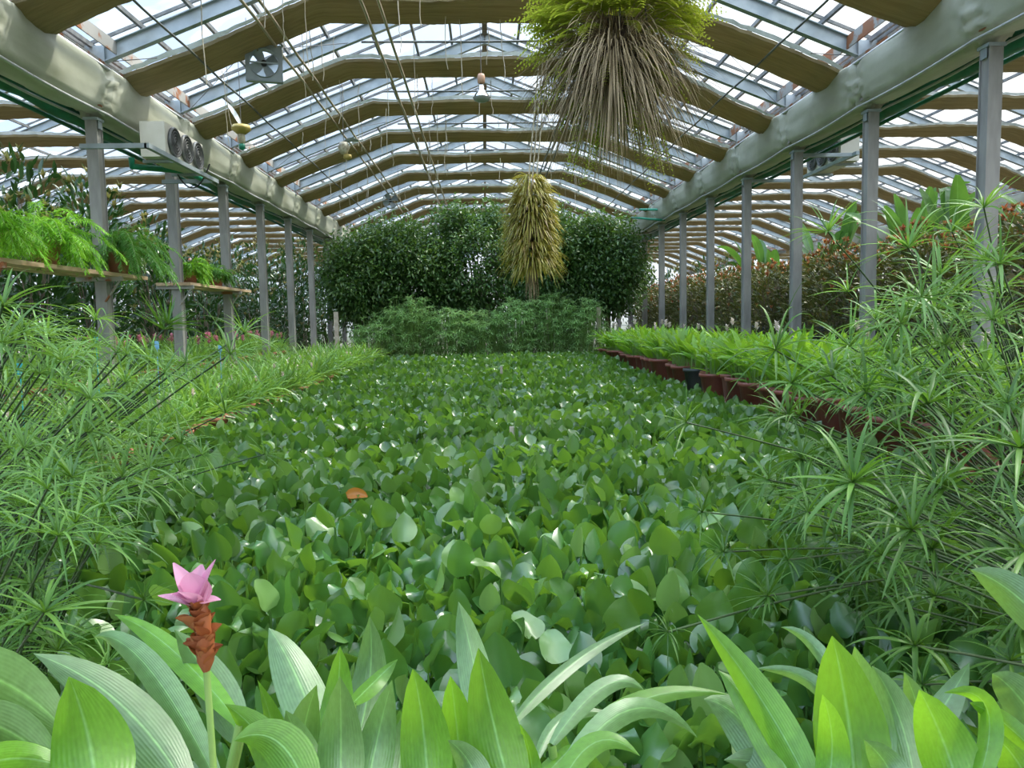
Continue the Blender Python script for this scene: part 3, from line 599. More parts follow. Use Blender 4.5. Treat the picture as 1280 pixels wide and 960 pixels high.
# umbrella sedges ---------------------------------------------------
def whorl(q,c,axis,n,L,W,droop,r,nseg=7,up=(.05,.9),prof='strap'):
    axis=nz(np.asarray(axis,float)); a=nz(np.cross(axis,[.3,.2,.9])); b=np.cross(axis,a)
    az=np.arange(n)*2*math.pi/n+r.normal(0,.15,n); el=r.uniform(*up,n)
    D=a*(np.cos(az)*np.cos(el))[:,None]+b*(np.sin(az)*np.cos(el))[:,None]+axis*np.sin(el)[:,None]
    q.add(*ribbons(np.repeat(np.asarray(c,float)[None],n,0),D,L*r.uniform(.7,1.15,n),W*r.uniform(.7,1.15,n),droop*r.uniform(.4,1.4,n),nseg,prof,.35,r.normal(0,.25,n),3,1.5))
    m=n//2; az=r.uniform(0,6.28,m); el=r.uniform(.4,1.4,m); D=a*(np.cos(az)*np.cos(el))[:,None]+b*(np.sin(az)*np.cos(el))[:,None]+axis*np.sin(el)[:,None]
    q.add(*ribbons(np.repeat(np.asarray(c,float)[None],m,0),D,L*.35*r.uniform(.5,1,m),W*.35,.1,3,'strap',.2))
def sedge(name,lb,base,heads,mt,seed,stemr=.0045,stemmat='stem',sag=.03,n=(15,23),cat='sedge',up=(.05,.9)):
    "heads: (point, bract length, bract width, droop)"
    r=np.random.default_rng(seed); base=np.asarray(base,float); t=thing(name,lb,cat,base)
    for (p,L,W,dr) in heads:
        p=np.asarray(p,float)-base; f=np.array([r.normal(0,.10),r.normal(0,.12),0]); k=np.linspace(0,1,9)[:,None]
        ln=np.linalg.norm(p-f); S_=f*(1-k)+p*k+np.array([0,0,1.])*(sag*ln*4*k*(1-k)*.8)
        st=Q(); st.add(*tubes(S_,np.linspace(stemr*1.4,stemr*.8,9),5)); so_=st.build('stem',M[stemmat],t)
        q=Q(); ax=nz(S_[-1]-S_[-2]+np.array([0,0,.25])); whorl(q,p,ax,int(r.integers(*n)),L,W,dr,r,up=up); q.build('leaf_whorl',M[mt],so_)
    return t
# right hand clumps, leaning left out over the bed
def rnd_heads(r,n,u,v,Y,L,W,dr,shape=None):
    out=[]
    while len(out)<n:
        a,b=r.uniform(*u),r.uniform(*v); 
        if shape and not shape(a,b): continue
        out.append((at(a,b,r.uniform(*Y)),L*r.uniform(.75,1.2),W*r.uniform(.9,1.6),dr*r.uniform(.6,1.3)))
    return out
r1=np.random.default_rng(11)
H1=[(at(1140,662,1.75),.21,.011,1.1),(at(1160,505,2.0),.26,.012,1.2),(at(1010,640,2.1),.17,.008,1.1),(at(1275,560,1.7),.24,.012,1.3),(at(1285,690,1.5),.2,.011,1.3),(at(1190,560,2.2),.22,.011,.6)]
H1+=rnd_heads(r1,34,(1020,1290),(600,900),(1.7,2.9),.19,.009,1.1,lambda a,b:b<620+ (a-1000)*1.3 or a>1120)
sedge('umbrella_sedge','large umbrella sedge at the right edge with long drooping leaf whorls, nearest of its clump',(2.5,2.4,.2),H1,'sedge',31)
H2=[(at(970,438,3.2),.30,.016,1.1),(at(858,528,3.4),.20,.009,.5),(at(878,640,3.0),.17,.008,1.2),(at(835,790,2.0),.10,.005,1.5),(at(960,600,2.8),.22,.010,.9),(at(960,745,2.2),.13,.008,.6),(at(1040,470,3.0),.22,.012,1.2),(at(905,690,2.6),.14,.008,1.0),(at(1000,520,3.2),.22,.01,1.1),(at(985,700,2.3),.14,.007,.8)]
H2+=rnd_heads(r1,62,(880,1280),(470,760),(2.3,4.2),.21,.009,1.1,lambda a,b: a>980-(b-470)*.1 and a> 900+(b-600)*.9)
sedge('umbrella_sedge','umbrella sedge whose dark stems lean far out over the hyacinths on the right',(3.0,3.7,.2),H2,'sedge',32)
H3=[(at(1135,310,3.4),.30,.015,.6),(at(1035,290,3.7),.24,.013,.7),(at(1168,388,3.3),.34,.017,.5),(at(1250,330,3.0),.28,.014,.8),(at(1230,260,3.6),.26,.013,.8),(at(1095,400,3.6),.26,.012,1.),(at(1240,400,3.0),.26,.012,.8),(at(1190,290,4.0),.24,.012,.8),(at(1060,365,4.),.22,.011,.9)]
H3+=rnd_heads(r1,44,(1040,1290),(250,520),(3.0,4.8),.24,.011,.9,lambda a,b: b>480-(a-1000)*.8)
sedge('umbrella_sedge','tallest umbrella sedge on the right, its bright whorls reaching up beside the columns',(3.35,4.4,.36),H3,'sedgel',33)
r2=np.random.default_rng(12)
G1=[(at(18,425,3.0),.24,.012,1.3),(at(88,520,2.8),.26,.012,1.2),(at(60,420,3.4),.22,.010,1.2),(at(305,416,4.2),.26,.010,1.0),(at(30,560,2.5),.2,.009,1.2),(at(120,400,4.4),.24,.010,1.3),(at(40,640,2.2),.17,.008,1.1)]
G1+=rnd_heads(r2,60,(-20,210),(370,620),(2.6,4.6),.23,.008,1.3,lambda a,b:b>380+a*.35)
sedge('umbrella_sedge','pale green umbrella sedge at the left edge with fine arching whorls',(-2.75,3.4,.2),G1,'sedgel',41)
G2=[(at(205,412,4.8),.28,.015,.1),(at(210,405,4.9),.24,.014,.2),(at(225,590,3.2),.15,.007,1.1),(at(330,568,4.6),.2,.006,.6),(at(180,750,2.1),.10,.006,.6),(at(100,430,5),.24,.011,1.2)]
G2+=rnd_heads(r2,34,(-10,300),(440,640),(2.9,4.4),.20,.007,1.2,lambda a,b:a<330-(b-440)*.5)
sedge('umbrella_sedge','umbrella sedge on the left with an upright spiky whorl in front of the second column',(-3.0,4.4,.2),G2,'sedge',42)
G3=rnd_heads(r2,40,(-30,140),(590,850),(1.5,2.4),.16,.006,1.2,lambda a,b:a<170-(b-590)*.35)
G3+=[(at(25,665,1.8),.16,.007,1.),(at(120,850,1.6),.09,.005,.8),(at(40,730,1.7),.15,.006,1.2),(at(135,830,1.6),.08,.005,.9)]
sedge('umbrella_sedge','low fine leaved umbrella sedge at the left edge, nearest the camera',(-1.5,2.1,.2),G3,'sedge',43,.003)
# papyrus clumps at the far end of the bed
def papyrus(seed,R,H,n):
    r=np.random.default_rng(seed); q=Q(); s=Q()
    for i in range(n):
        a=r.uniform(0,6.28); rr=math.sqrt(r.uniform(0,1)); x,y=R*rr*math.cos(a),R*.75*rr*math.sin(a); z=H*(1-.3*rr**3)*r.uniform(.28,1.0)
        s.add(*tubes([(x*.4,y*.4,0),(x*.8,y*.8,z*.6),(x,y,z)],.007,4)); whorl(q,(x,y,z),(x*.3,y*.3-.15,1),16,.22,.02,1.3,r,3)
    return q,s
for n,(x,R,H,y,m) in enumerate([(-3.3,.75,1.8,23.4,200),(-2.3,.95,2.35,23.6,330),(-1.1,.85,1.9,23.5,230),(-.1,.85,1.95,23.6,230),(1.0,.9,2.2,23.6,300),(2.1,.9,2.3,23.7,330),(3.0,.75,2.1,23.4,240)]):
    q,s=papyrus(500+n,R,H,m); t=thing('papyrus_clump','feathery papyrus clump at the far edge of the bed, %s from the left'%ordn[n],'papyrus',(x,y,.05),0,'papyrus clumps at the far edge of the bed'); q.build('foliage',M['papy'],t); s.build('stem_cluster',M['lstem'],t)

# bird of paradise plants beyond the right columns
def paradise(seed,n,H):
    r=np.random.default_rng(seed); q=Q(); s=Q()
    for i in range(n):
        a=r.uniform(0,6.28); lean=r.uniform(.1,.45); h=H*r.uniform(.6,1); tip=np.array([math.cos(a)*lean*h*.6,math.sin(a)*lean*h*.6,h])
        s.add(*tubes([(0,0,0),tip*[.3,.3,.5],tip],[.03,.022,.014],6)); D=nz(tip*[2.2,2.2,1]); q.add(*ribbons([tip],[D],r.uniform(.8,1.1),r.uniform(.26,.36),r.uniform(.2,1.1),9,'paddle',.35,r.normal(0,.3),5,1.3,.02))
    return q,s
for n,(x,y,H,m) in enumerate([(8.1,13.0,3.05,18),(8.6,15.2,3.3,18),(9.4,12.0,2.9,12),(8.4,18.5,3.2,16),(8.2,22,3.0,14)]):
    q,s=paradise(600+n,m,H); t=thing('bird_of_paradise','paddle leaved plant rising beyond the right columns, %s from the camera'%ordn[n],'paddle leaved plant',(x,y,0)); q.build('foliage',M['paddle'],t); s.build('leaf_stalk_cluster',M['lstem'],t)

# asparagus ferns on boards ---------------------------------------
def asparagus(seed,n,L,mt,drop=1.6):
    r=np.random.default_rng(seed); q=Q(); s=Q()
    for i in range(n):
        a=r.uniform(0,6.28); el=r.uniform(.3,1.2); D=np.array([math.cos(a)*math.cos(el),math.sin(a)*math.cos(el),math.sin(el)]); l=L*r.uniform(.6,1.1); dr=drop*r.uniform(.7,1.5)
        k=16; t=np.linspace(0,1,k); d=nz(D[None]+np.array([0,0,-1.])*(dr*t**1.1)[:,None]); P=np.array([0,0,.30])+np.cumsum(d*l/k,0)
        s.add(*tubes(P,.003,3)); side=nz(np.cross(d,[0,0,1.])+1e-6)
        for sg in (-1,1,-.6,.6):
            dd=nz(side*sg+d*.6+r.normal(0,.25,(k,3))); q.add(*ribbons(P[2:],dd[2:],.10*np.sin(np.pi*np.clip(t[2:]*.9,0,1))+.03,.012,.5,2,'lance',.1))
            q.add(*ribbons(P[2:]-d[2:]*l/k/2,dd[2:],.08*np.sin(np.pi*np.clip(t[2:]*.9,0,1))+.03,.012,.7,2,'lance',.1,.5))
    return q.mesh('foliage',M[mt]), s.mesh('frond_stems',M['lstem'])
PA=potmesh(.18,.30,'terracotta'); SA=soilmesh(.18,.30)
for n,(y0,y1) in enumerate(((6.6,11.3),(12.9,16.2))):
    q=Q(); 
    beam(q,(XL+.14,y0,CZ+.70),(XL+.14,y1,CZ+.70),.26,.05); beam(q,(XL-.16,y0,CZ+.70),(XL-.16,y1,CZ+.70),.26,.05)
    t=thing('plant_board','weathered board fixed along the left columns carrying %s'%('three bright asparagus ferns' if n==0 else 'two small asparagus ferns')
      ,'shelf'); q.build('plank',M['board'],t,False); q=Q()
    for k in ((3,4) if n==0 else (5,6)):
        yy=(k+PH)*S; 
        if y0-.2<yy<y1+.2: beam(q,(XL-.3,yy-.1,CZ+.65),(XL+.3,yy-.1,CZ+.65),.05,.06); q.add(*tubes([(XL+.28,yy-.1,CZ+.65),(XL+.05,yy-.08,CZ+.35)],.015,5))
    q.build('bracket',M['rust'],t,False)
ferns=[(-5.12,8.12,.75,'aspar','asparagus fern in the terracotta pot nearest the left picture edge',1.0),(-5.12,9.25,.95,'aspar','bright asparagus fern in the middle pot of the near board',1.0),(-5.0,10.75,1.0,'asparm','deep green asparagus fern hanging down past the end of the near board',1.0),
       (-5.1,13.6,.62,'aspar','small asparagus fern in the near pot of the second board',.8),(-5.1,14.9,.62,'asparm','small asparagus fern in the far pot of the second board',.8)]
for n,(x,y,L,mt,lb,s) in enumerate(ferns):
    f,st=asparagus(700+n,64,L,mt,1.9); t=thing('asparagus_fern',lb,'potted plant',(x,y,CZ+.725)); t.scale=(s,s,s); link('pot',PA,t); link('soil',SA,t); a=link('foliage',f,t); link('frond_stem_cluster',st,t)

# hanging ferns -----------------------------------------------------
def frond(q,P0,D,l,dr,r,k=14,w=.045,lw=.012):
    t=np.linspace(0,1,k); d=nz(D[None]+np.array([0,0,-1.])*(dr*t**1.2)[:,None]); P=P0+np.cumsum(d*l/k,0); side=nz(np.cross(d,[0,0,1.])+1e-6)
    for sg in (-1,1): q.add(*ribbons(P,nz(side*sg+d*.35),w*np.sin(np.pi*np.clip(.12+.85*t,0,1))**.7,lw,.4,2,'lance',.1))
def hanging(seed,c,R,nf,nd,fl,mt,lb,name='hanging_fern',zs=1.,dl=.75,up_=0.,fw=.045):
    r=np.random.default_rng(seed); t=thing(name,lb,'hanging plant',c); q=Q()
    lathe(q,[(.001,-R*.45*zs),(R*.3,-R*.35*zs),(R*.45,0),(R*.32,R*.4*zs),(.001,R*.45*zs)],(0,0,0),14); q.build('root_ball',M['soil'],t)
    q=Q()
    for i in range(nf):
        d=nz(r.normal(size=3)); d[2]=abs(d[2])*.9+.05 if r.random()<.7 else d[2]; P0=d*R*np.array([.5,.5,.5*zs])+[0,0,R*up_]; frond(q,P0,nz(d+np.array([0,0,.35])),fl*r.uniform(.6,1.15),r.uniform(.4,1.7),r,14,fw,.016)
    q.build('green_fronds',M[mt],t)
    if nd:
        a=r.uniform(0,6.28,nd); el=np.where(r.random(nd)<.6,r.uniform(-1.0,.3,nd),r.uniform(-.2,.9,nd)); D=np.stack([np.cos(a)*np.cos(el),np.sin(a)*np.cos(el),np.sin(el)],-1); q=Q()
        q.add(*ribbons(D*R*[.4,.4,.4*zs],D,dl*r.uniform(.35,1.25,nd)*np.where(el>.3,.8,1),r.uniform(.005,.009,nd),r.uniform(.5,3.0,nd)**1.1,9,'strap',.5,0.,3,1.0)); q.build('dry_fronds',M['dead'],t)
    return t,r
cf=at(768,78,5.8)
t,r=hanging(801,cf,.64,760,2200,.44,'hfern','large round hanging fern with grey-brown dry fronds below bright green ones',dl=.66,up_=.30,fw=.065)
q=Q()
for i in range(46):
    a=r.uniform(0,6.28); rr=.28*math.sqrt(r.random()); frond(q,np.array([rr*math.cos(a),rr*math.sin(a),-.25]),nz(np.array([.3*math.cos(a),.3*math.sin(a),-1])),r.uniform(.45,.72),.5,r,16,.05)
q.build('drooping_fronds',M['hfern'],t)
q=Q(); q.add(*tubes([np.linspace((sx*.25,sy*.25,.2),(0,0,ZF-cf[2]+.35),4) for sx,sy in ((1,0),(-1,0),(0,1),(0,-1))],.006,4)); q.build('hanging_wire',M['dark_string'],t)
c2=at(664,285,12.0); zs=1.65
t,r=hanging(802,c2,.36,220,0,.30,'yfern','long yellow-green hanging fern dangling before the fig trees',zs=2.1)
q=Q(); n=1500; a=r.uniform(0,6.28,n); zz=r.uniform(-.62,.78,n); rr=.20*np.sqrt(np.clip(1-(zz/.85)**2,.05,1)); D=np.stack([np.cos(a),np.sin(a),r.uniform(-.3,1.0,n)],-1); P=np.stack([np.cos(a)*rr,np.sin(a)*rr,zz],-1)
q.add(*ribbons(P,D,r.uniform(.22,.42,n)*np.clip(1.1-zz*.35,.6,1.3),.024,r.uniform(1.,3.2,n),5,'strap',.4)); q.build('long_fronds',M['yfern'],t)
q=Q(); n=60; a=r.uniform(0,6.28,n); P=np.stack([np.cos(a)*.07,np.sin(a)*.07,np.full(n,-.5)],-1); q.add(*ribbons(P,np.stack([np.cos(a)*.08,np.sin(a)*.08,np.full(n,-1.)],-1),r.uniform(.35,.68,n),.014,.2,5,'strap',.3)); q.build('hanging_roots',M['dead'],t)
q=Q(); top=np.array([.25,-.3,ZF-c2[2]]); q.add(*tubes([np.linspace((sx,sy,.45),top+[sx,sy,0],5) for sx,sy in ((.06,0),(-.06,0),(0,.06))],.010,4)); q.build('hanging_cord',M['string'],t)

# ------------------------------------------------------------------ equipment
def axial_fan(nm,lb,c,size,rz=0,ring=False):
    t=thing(nm,lb,'fan',c,rz); h=size/2
    q=Q()
    n=28; th=np.arange(n)*2*math.pi/n; R=h*.80
    for y in (-.05,.05):
        if not ring:
            sq=np.array([(max(-1,min(1,1.42*math.cos(a))),max(-1,min(1,1.42*math.sin(a)))) for a in th])*h
            V=[]; 
            for i in range(n): V+= [(R*math.cos(th[i]),y,R*math.sin(th[i])),(sq[i][0],y,sq[i][1])]
            q.add(V,[(2*i,2*i+1,2*((i+1)%n)+1,2*((i+1)%n)) for i in range(n)])
    lathe(q,[(R*1.0,-.08),(R*1.03,-.08),(R*1.03,.08),(R*1.0,.08),(R*1.0,-.08)],(0,0,0),28,'y')
    if not ring:
        for s in (-1,1): box(q,-h,h,-.05,.05,s*h-.008,s*h+.008); box(q,s*h-.008,s*h+.008,-.05,.05,-h,h)
    q.build('housing',M['steel'],t,False)
    q=Q(); lathe(q,[(.001,-.06),(R*.2,-.06),(R*.22,.04),(.001,.05)],(0,0,0),14,'y'); q.build('motor_hub',M['black'],t)
    for k in range(4):
        a=k*math.pi/2+.5; dd=np.array([math.cos(a),0,math.sin(a)]); pr=np.array([-math.sin(a),.45,math.cos(a)]); q=Q()
        V=[dd*R*f+pr*R*w_*s for f,w_ in ((.15,.16),(.5,.3),(.95,.36)) for s in (-1,1)]; q.add(V,[(0,1,3,2),(2,3,5,4)]); q.build('blade',M['steel'],t)
    q=Q(); 
    for s in (-1,1): beam(q,(s*R,-.06,0),(0,-.06,0),.02,.02)
    q.build('strut',M['steel'],t,False)
    q=Q(); zr=RZ+.25-SL*abs(c[0]-XC)-c[2]; q.add(*tubes([np.array([(s*h*.9,0,h*.8),(s*h*.9,0,zr)]) for s in (-1,1)],.005,4)); q.build('hanging_wire',M['dark_string'],t)
axial_fan('axial_fan','square grey axial fan hanging under the left roof slope',at(330,80,11.6),.50,.25)
axial_fan('axial_fan','small round fan hanging far back under the left roof slope',at(488,251,22),.52,.1,True)
# unit coolers
def cooler(nm,lb,x,y,z,s,arm=-.75):
    t=thing(nm,lb,'cooling unit',(x,y,z)); q=Q(); box(q,-.34*s,0,0,1.45,0,.48) if s>0 else box(q,0,.34,0,1.45,0,.48)
    q.build('casing',M['white_paint'],t,False)
    for k in range(3):
        g=Q(); c=(s*.01,.28+k*.44,.25)
        for R in (.19,.15,.11,.07,.03): lathe(g,[(R-.004,s*.035),(R+.004,s*.035),(R+.004,s*.042),(R-.004,s*.042),(R-.004,s*.035)],c,20,'x')
        lathe(g,[(.195,-.0),(.205,0),(.205,s*.04),(.195,s*.04),(.195,0)],c,24,'x')
        f=g.build('fan_guard',M['rail'],t); g=Q(); lathe(g,[(.19,s*.004),(.001,s*.004)],c,20,'x'); lathe(g,[(.05,s*.004),(.05,s*.03),(.001,s*.032)],c,12,'x'); g.build('fan_blades',M['black'],f)
    q=Q(); xo=s*.10; box(q,min(xo-.03,xo+.03),max(xo-.03,xo+.03),-.85,1.75,-.07,-.01); 
    a=min(xo,arm); b=max(xo,arm)
    for yy in ((-.82,1.7) if s>0 else (-.68,1.72)): box(q,a,b,yy-.03,yy+.03,-.07,-.01)
    for yy in (.2,1.2): box(q,min(xo,-s*.4),max(xo,-s*.4),yy-.02,yy+.02,-.05,-.01)
    q.build('support_frame',M['steel'],t,False)
    return t
cooler('unit_cooler','cream cooling unit with three black fans on the left gutter bracket',-4.40,11.1,CZ+2.37,1)
cooler('unit_cooler','cream cooling unit seen beyond the right column row',6.45,13.9,CZ+2.75,-1,-1.16)
q=Q(); p0=at(165,208,11.3); p1=at(232,214,12.4); q.add(*tubes(np.array([p0+[0,0,.12],p0,p0+(p1-p0)*.3,p1,p1+[.1,.4,-.05]]),.045,8)); tag(q.build('green_drain_pipe',M['green_pipe']),'green drain pipe with an elbow under the cream cooling unit','pipe')
q=Q(); k=np.linspace(0,1,14)[:,None]; p0=at(222,218,12.2); p1=at(262,205,12.4); q.add(*tubes(p0*(1-k)+p1*k-np.array([0,0,.28])*(4*k*(1-k)),.012,5)); tag(q.build('black_cable',M['black']),'black cable looping below the cream cooling unit','cable')
q=Q(); p=[at(790,272,24),at(830,275,22.),at(838,262,22.),at(800,262,23.)]; q.add(*tubes(np.array(p),.035,6)); tag(q.build('green_drain_pipe',M['green_pipe']),'green pipe loop below the far end of the right gutter','pipe')
# lamps
def lamp(kind,lb,c,ztop):
    t=thing('hanging_lamp',lb,'lamp',c); ztop=RZ+.25-SL*abs(c[0]-XC)
    if kind=='bulb':
        q=Q(); lathe(q,[(.03,.22),(.06,.24),(.065,.34),(.05,.38),(.001,.39)],(0,0,0),16); q.build('socket',M['clay'],t)
        q=Q(); lathe(q,[(.045,.2),(.05,.12),(.10,.07),(.15,.0)],(0,0,0),20); q.build('reflector',M['mirror'],t); q=Q(); lathe(q,[(.15,0),(.13,-.04),(.07,-.07),(.001,-.08)],(0,0,0),20); q.build('bulb',M['bulbglass'],t)
    elif kind=='dish':
        q=Q(); lathe(q,[(.03,.12),(.13,.16),(.15,.10),(.07,.03),(.03,.02)],(0,0,0),18); q.build('reflector',M['brass'],t)
        q=Q(); lathe(q,[(.001,.12),(.05,.1),(.055,-.08),(.035,-.12),(.001,-.13)],(0,0,0),14); q.build('lamp_body',M['whitep'],t); q=Q(); lathe(q,[(.001,-.1),(.05,-.13),(.045,-.2),(.001,-.22)],(0,0,0),12); q.build('bulb',M['green_pipe'],t)
        q=Q(); q.add(*ribbons([(0,0,.14)],[(-.5,0,.9)],.42,.10,-.0,5,'paddle',.5,.6)); q.build('plastic_wrap',M['silver'],t)
    else:
        q=Q(); lathe(q,[(.001,.16),(.08,.14),(.11,.05),(.06,-.06),(.001,-.08)],(0,0,0),14); q.build('lamp_body',M['whitep'],t)
        q=Q(); lathe(q,[(.001,.02),(.07,0),(.08,-.06),(.001,-.1)],(.06,0,-.08),12); q.build('bulb',M['brass'],t)
        q=Q(); q.add(*ribbons([(0,0,.14)],[(1,0,.4)],.28,.10,.6,5,'paddle',.5,.6)); q.build('cover',M['steel'],t)
    q=Q(); q.add(*tubes([(0,0,.14),(0,0,(ztop-c[2])/2),(0,0,ztop-c[2])],.006,4)); q.build('cord',M['dark_string'],t)
M['whitep']=mat('worn_white_plastic',(.6,.58,.45),.5,0,(.35,.3,.2),20.)
lamp('bulb','silver reflector lamp with clay socket hanging under the ridge',at(602,122,13.2),ZF+.6)
lamp('dish','hanging lamp with a yellowed dish reflector beside the cooling unit',at(302,170,12.4),ZF-.25)
lamp('other','hanging lamp with a pale body below the paired pipes',at(430,188,14.4),ZF)
# strings hanging from curtains and pipes
SV=[]
for s in range(6):
    r=np.random.default_rng(900+s); l=[.35,.5,.75,.9,.6,1.1][s]; k=8; P=np.stack([np.cumsum(r.normal(0,.012,k)),np.cumsum(r.normal(0,.012,k)),-np.linspace(0,l,k)],-1); P-=P[0]
    q=Q(); q.add(*tubes(P,.006,4)); SV.append(q.mesh('hanging_string',M['string']))
for n in range(90):
    x=rng.choice([-1.4,-2.8,-3.4,.3,1.7,-.9,2.5,-2.2])+rng.normal()*.25; kk=rng.integers(2,10); y=(kk+rng.choice([.38,.55,.72]))*S+rng.normal()*.1; z=min(ZF,EZ-.1+SL*(HS-abs(x-XC)))
    o=link('hanging_string',SV[rng.integers(6)],None,(x,y,z)); o.rotation_euler=(0,0,rng.uniform(0,6)); sl_=rng.uniform(.8,1.3); o.scale=(1,1,sl_)
    tag(o,'thin cream string hanging from the shade curtains','string','strings hanging from the shade curtains')
# small items
q=Q(); q.add(*tubes(np.array([at(232,513,8.6),at(280,520,8.9),at(327,528,9.2)]),.012,5)); tag(q.build('bamboo_cane',M['concrete']),'pale dry cane lying over the terracotta pots on the left','cane')
for (u,v,Y,m,lb) in ((196,432,8.6,'blue','pale blue plant label among the left pot plants'),(275,436,10.5,'blue','light blue plant label below the pink flowers'),(25,462,6.2,'teal','teal plastic tag at the left picture edge'),(120,427,8.4,'teal','teal plastic tag left of the first column')):
    p=at(u,v,Y); q=Q(); beam(q,[p[0],p[1],.3],p-[0,0,.02],.008,.006,(0,1,0)); t=link('plant_label',None,None); 
    beam(q,p-[0,0,.04],p+[0,0,.05],.045,.006,(0,1,0)); bpy.data.objects.remove(t); tag(q.build('plant_label',M[m],smooth=False),lb,'plant label')

# ------------------------------------------------------------------ foreground curcumas, leaf by leaf
def fleaf(pts,wpx,Y0,Y1,t,mt,roll=0.,prof='lance',name='leaf'):
    K=14; P=np.array(pts,float); s=np.linspace(0,1,len(P)); tt=np.linspace(0,1,K)
    if len(P)==2: uv=P[0]*(1-tt[:,None])+P[1]*tt[:,None]
    else:
        c=2*P[1]-(P[0]+P[2])/2 if len(P)==3 else None
        if c is not None: uv=P[0]*((1-tt)**2)[:,None]+c*(2*tt*(1-tt))[:,None]+P[2]*(tt**2)[:,None]
        else: uv=np.stack([np.interp(tt,s,P[:,0]),np.interp(tt,s,P[:,1])],-1)
    Y=Y0+(Y1-Y0)*tt+.03*np.sin(tt*math.pi); S_=np.array([at(a,b,y) for (a,b),y in zip(uv,Y)])
    d=nz(np.gradient(S_,axis=0)); view=nz(S_-np.array([0,0,CZ])); side=nz(np.cross(d,view)); nrm=np.cross(side,d)
    side,nrm=side*math.cos(roll)+nrm*math.sin(roll),nrm*math.cos(roll)-side*math.sin(roll)
    w0=wpx/F*np.linalg.norm(S_-[0,0,CZ],axis=1)/max(.35,math.cos(roll)); off=np.linspace(-1,1,7); wt=PROF[prof](tt)*np.clip((1-tt)*9,0.02,1)**.6
    hw=(w0*wt/2)[:,None,None]; V=S_[:,None]+side[:,None]*off[None,:,None]*hw+nrm[:,None]*(.30*np.abs(off)[None,:,None]**1.3*hw+.04*hw*np.sin(tt*11+roll*5)[:,None,None]*off[None,:,None])
    U=np.stack(np.broadcast_arrays((off+1)[None,:]/2,tt[:,None]),-1); i=np.arange(K-1)[:,None]; j=np.arange(6)[None]
    q=Q(); q.add(V-np.array(t.location),np.stack([i*7+j,i*7+j+1,(i+1)*7+j+1,(i+1)*7+j],-1),U); o=q.build(name,M[mt],t)
    # sheath down to the crown of the plant
    b=S_[0]-np.array(t.location); return b
def plant(lb,x,y,leaves):
    t=thing('curcuma_plant',lb,'curcuma',(x,y,.30)); link('pot',PB,t); link('soil',SB,t); st=Q()
    for (pts,wp,Y0,Y1,mt,roll) in leaves:
        b=fleaf(pts,wp,Y0,Y1,t,mt,roll); st.add(*tubes(np.array([[b[0]*.15,b[1]*.15,.30],[b[0]*.6,b[1]*.6,max(.31,b[2]*.6)],b]),.007,5))
    st.build('stalk_cluster',M['lstem'],t); return t
c,v='cur','curv'
pl1=plant('curcuma bearing the single pink flower spike at the front left',-.55,1.12,[
 ([(275,985),(185,835),(118,796)],30,1.1,1.25,c,.3),([(300,905),(215,812),(143,768)],26,1.15,1.45,v,-.3),([(300,925),(262,850),(218,787)],42,1.2,1.3,c,.2),
 ([(235,990),(150,880),(42,817)],52,1.05,1.15,c,-.2),([(120,1010),(112,930),(86,846)],76,.95,1.0,v,.1),
 ([(-60,835),(20,862),(92,925)],60,.95,1.05,c,.2),([(-60,900),(20,920),(85,990)],44,.95,1.0,c,-.2),
 ([(350,1000),(330,930),(281,880)],40,1.05,1.15,v,.4),([(390,1010),(350,930),(292,926)],48,.95,1.0,v,.1),([(-30,960),(30,948),(90,965)],36,.9,1.,v,.3),
 ([(330,1000),(200,960),(140,905)],40,1.2,1.3,c,-.4)])
pl2=plant('grey-green curcuma with a dense fan of upright leaves left of centre',-.33,1.08,[
 ([(415,960),(372,850),(336,785)],52,1.15,1.35,c,-.2),([(445,930),(462,850),(462,770)],42,1.15,1.25,c,.1),([(405,960),(420,880),(425,808)],38,1.1,1.2,v,.3),([(385,1000),(378,930),(396,856)],44,1.08,1.12,c,-.1),
 ([(425,1010),(426,930),(425,845)],52,1.0,1.05,c,.0),([(455,1010),(470,930),(490,850)],44,1.02,1.1,c,.2),([(440,880),(470,850),(497,824)],20,1.1,1.2,v,.6),([(405,1000),(380,940),(357,888)],38,1.0,1.05,c,-.3),
 ([(470,1000),(500,950),(505,880)],34,1.1,1.2,c,.4),([(345,1000),(345,930),(322,850)],26,1.2,1.3,v,.8)])
pl3=plant('fresh green curcuma with broad upright leaves at the centre front',-.05,1.1,[
 ([(535,1015),(530,920),(516,836)],58,1.0,1.05,v,.1),([(610,930),(592,830),(573,752)],40,1.1,1.25,c,-.1),([(578,1000),(572,920),(563,845)],46,1.05,1.1,v,.3),([(645,1010),(618,910),(598,810)],62,.98,1.05,v,-.1),
 ([(500,1010),(505,930),(540,880)],34,1.1,1.2,c,-.5),([(650,1010),(690,960),(720,930)],30,1.0,1.1,v,.5),([(600,1010),(590,960),(560,925)],36,.95,1.,c,.2)])
pl4=plant('curcuma with long slender leaves arching to the right at the centre front',.16,1.12,[
 ([(640,905),(715,830),(806,779)],16,1.15,1.4,c,.5),([(690,930),(755,858),(806,864)],22,1.1,1.2,c,.2),([(700,990),(780,885),(912,868)],26,1.05,1.2,v,.3),([(690,1000),(780,890),(872,922)],28,1.0,1.15,c,.0),([(670,950),(710,895),(775,898)],16,1.1,1.2,c,.4),
 ([(690,1010),(740,930),(800,945)],26,.95,1.,v,.2),([(660,1010),(665,960),(650,905)],22,1.0,1.05,v,.2)])
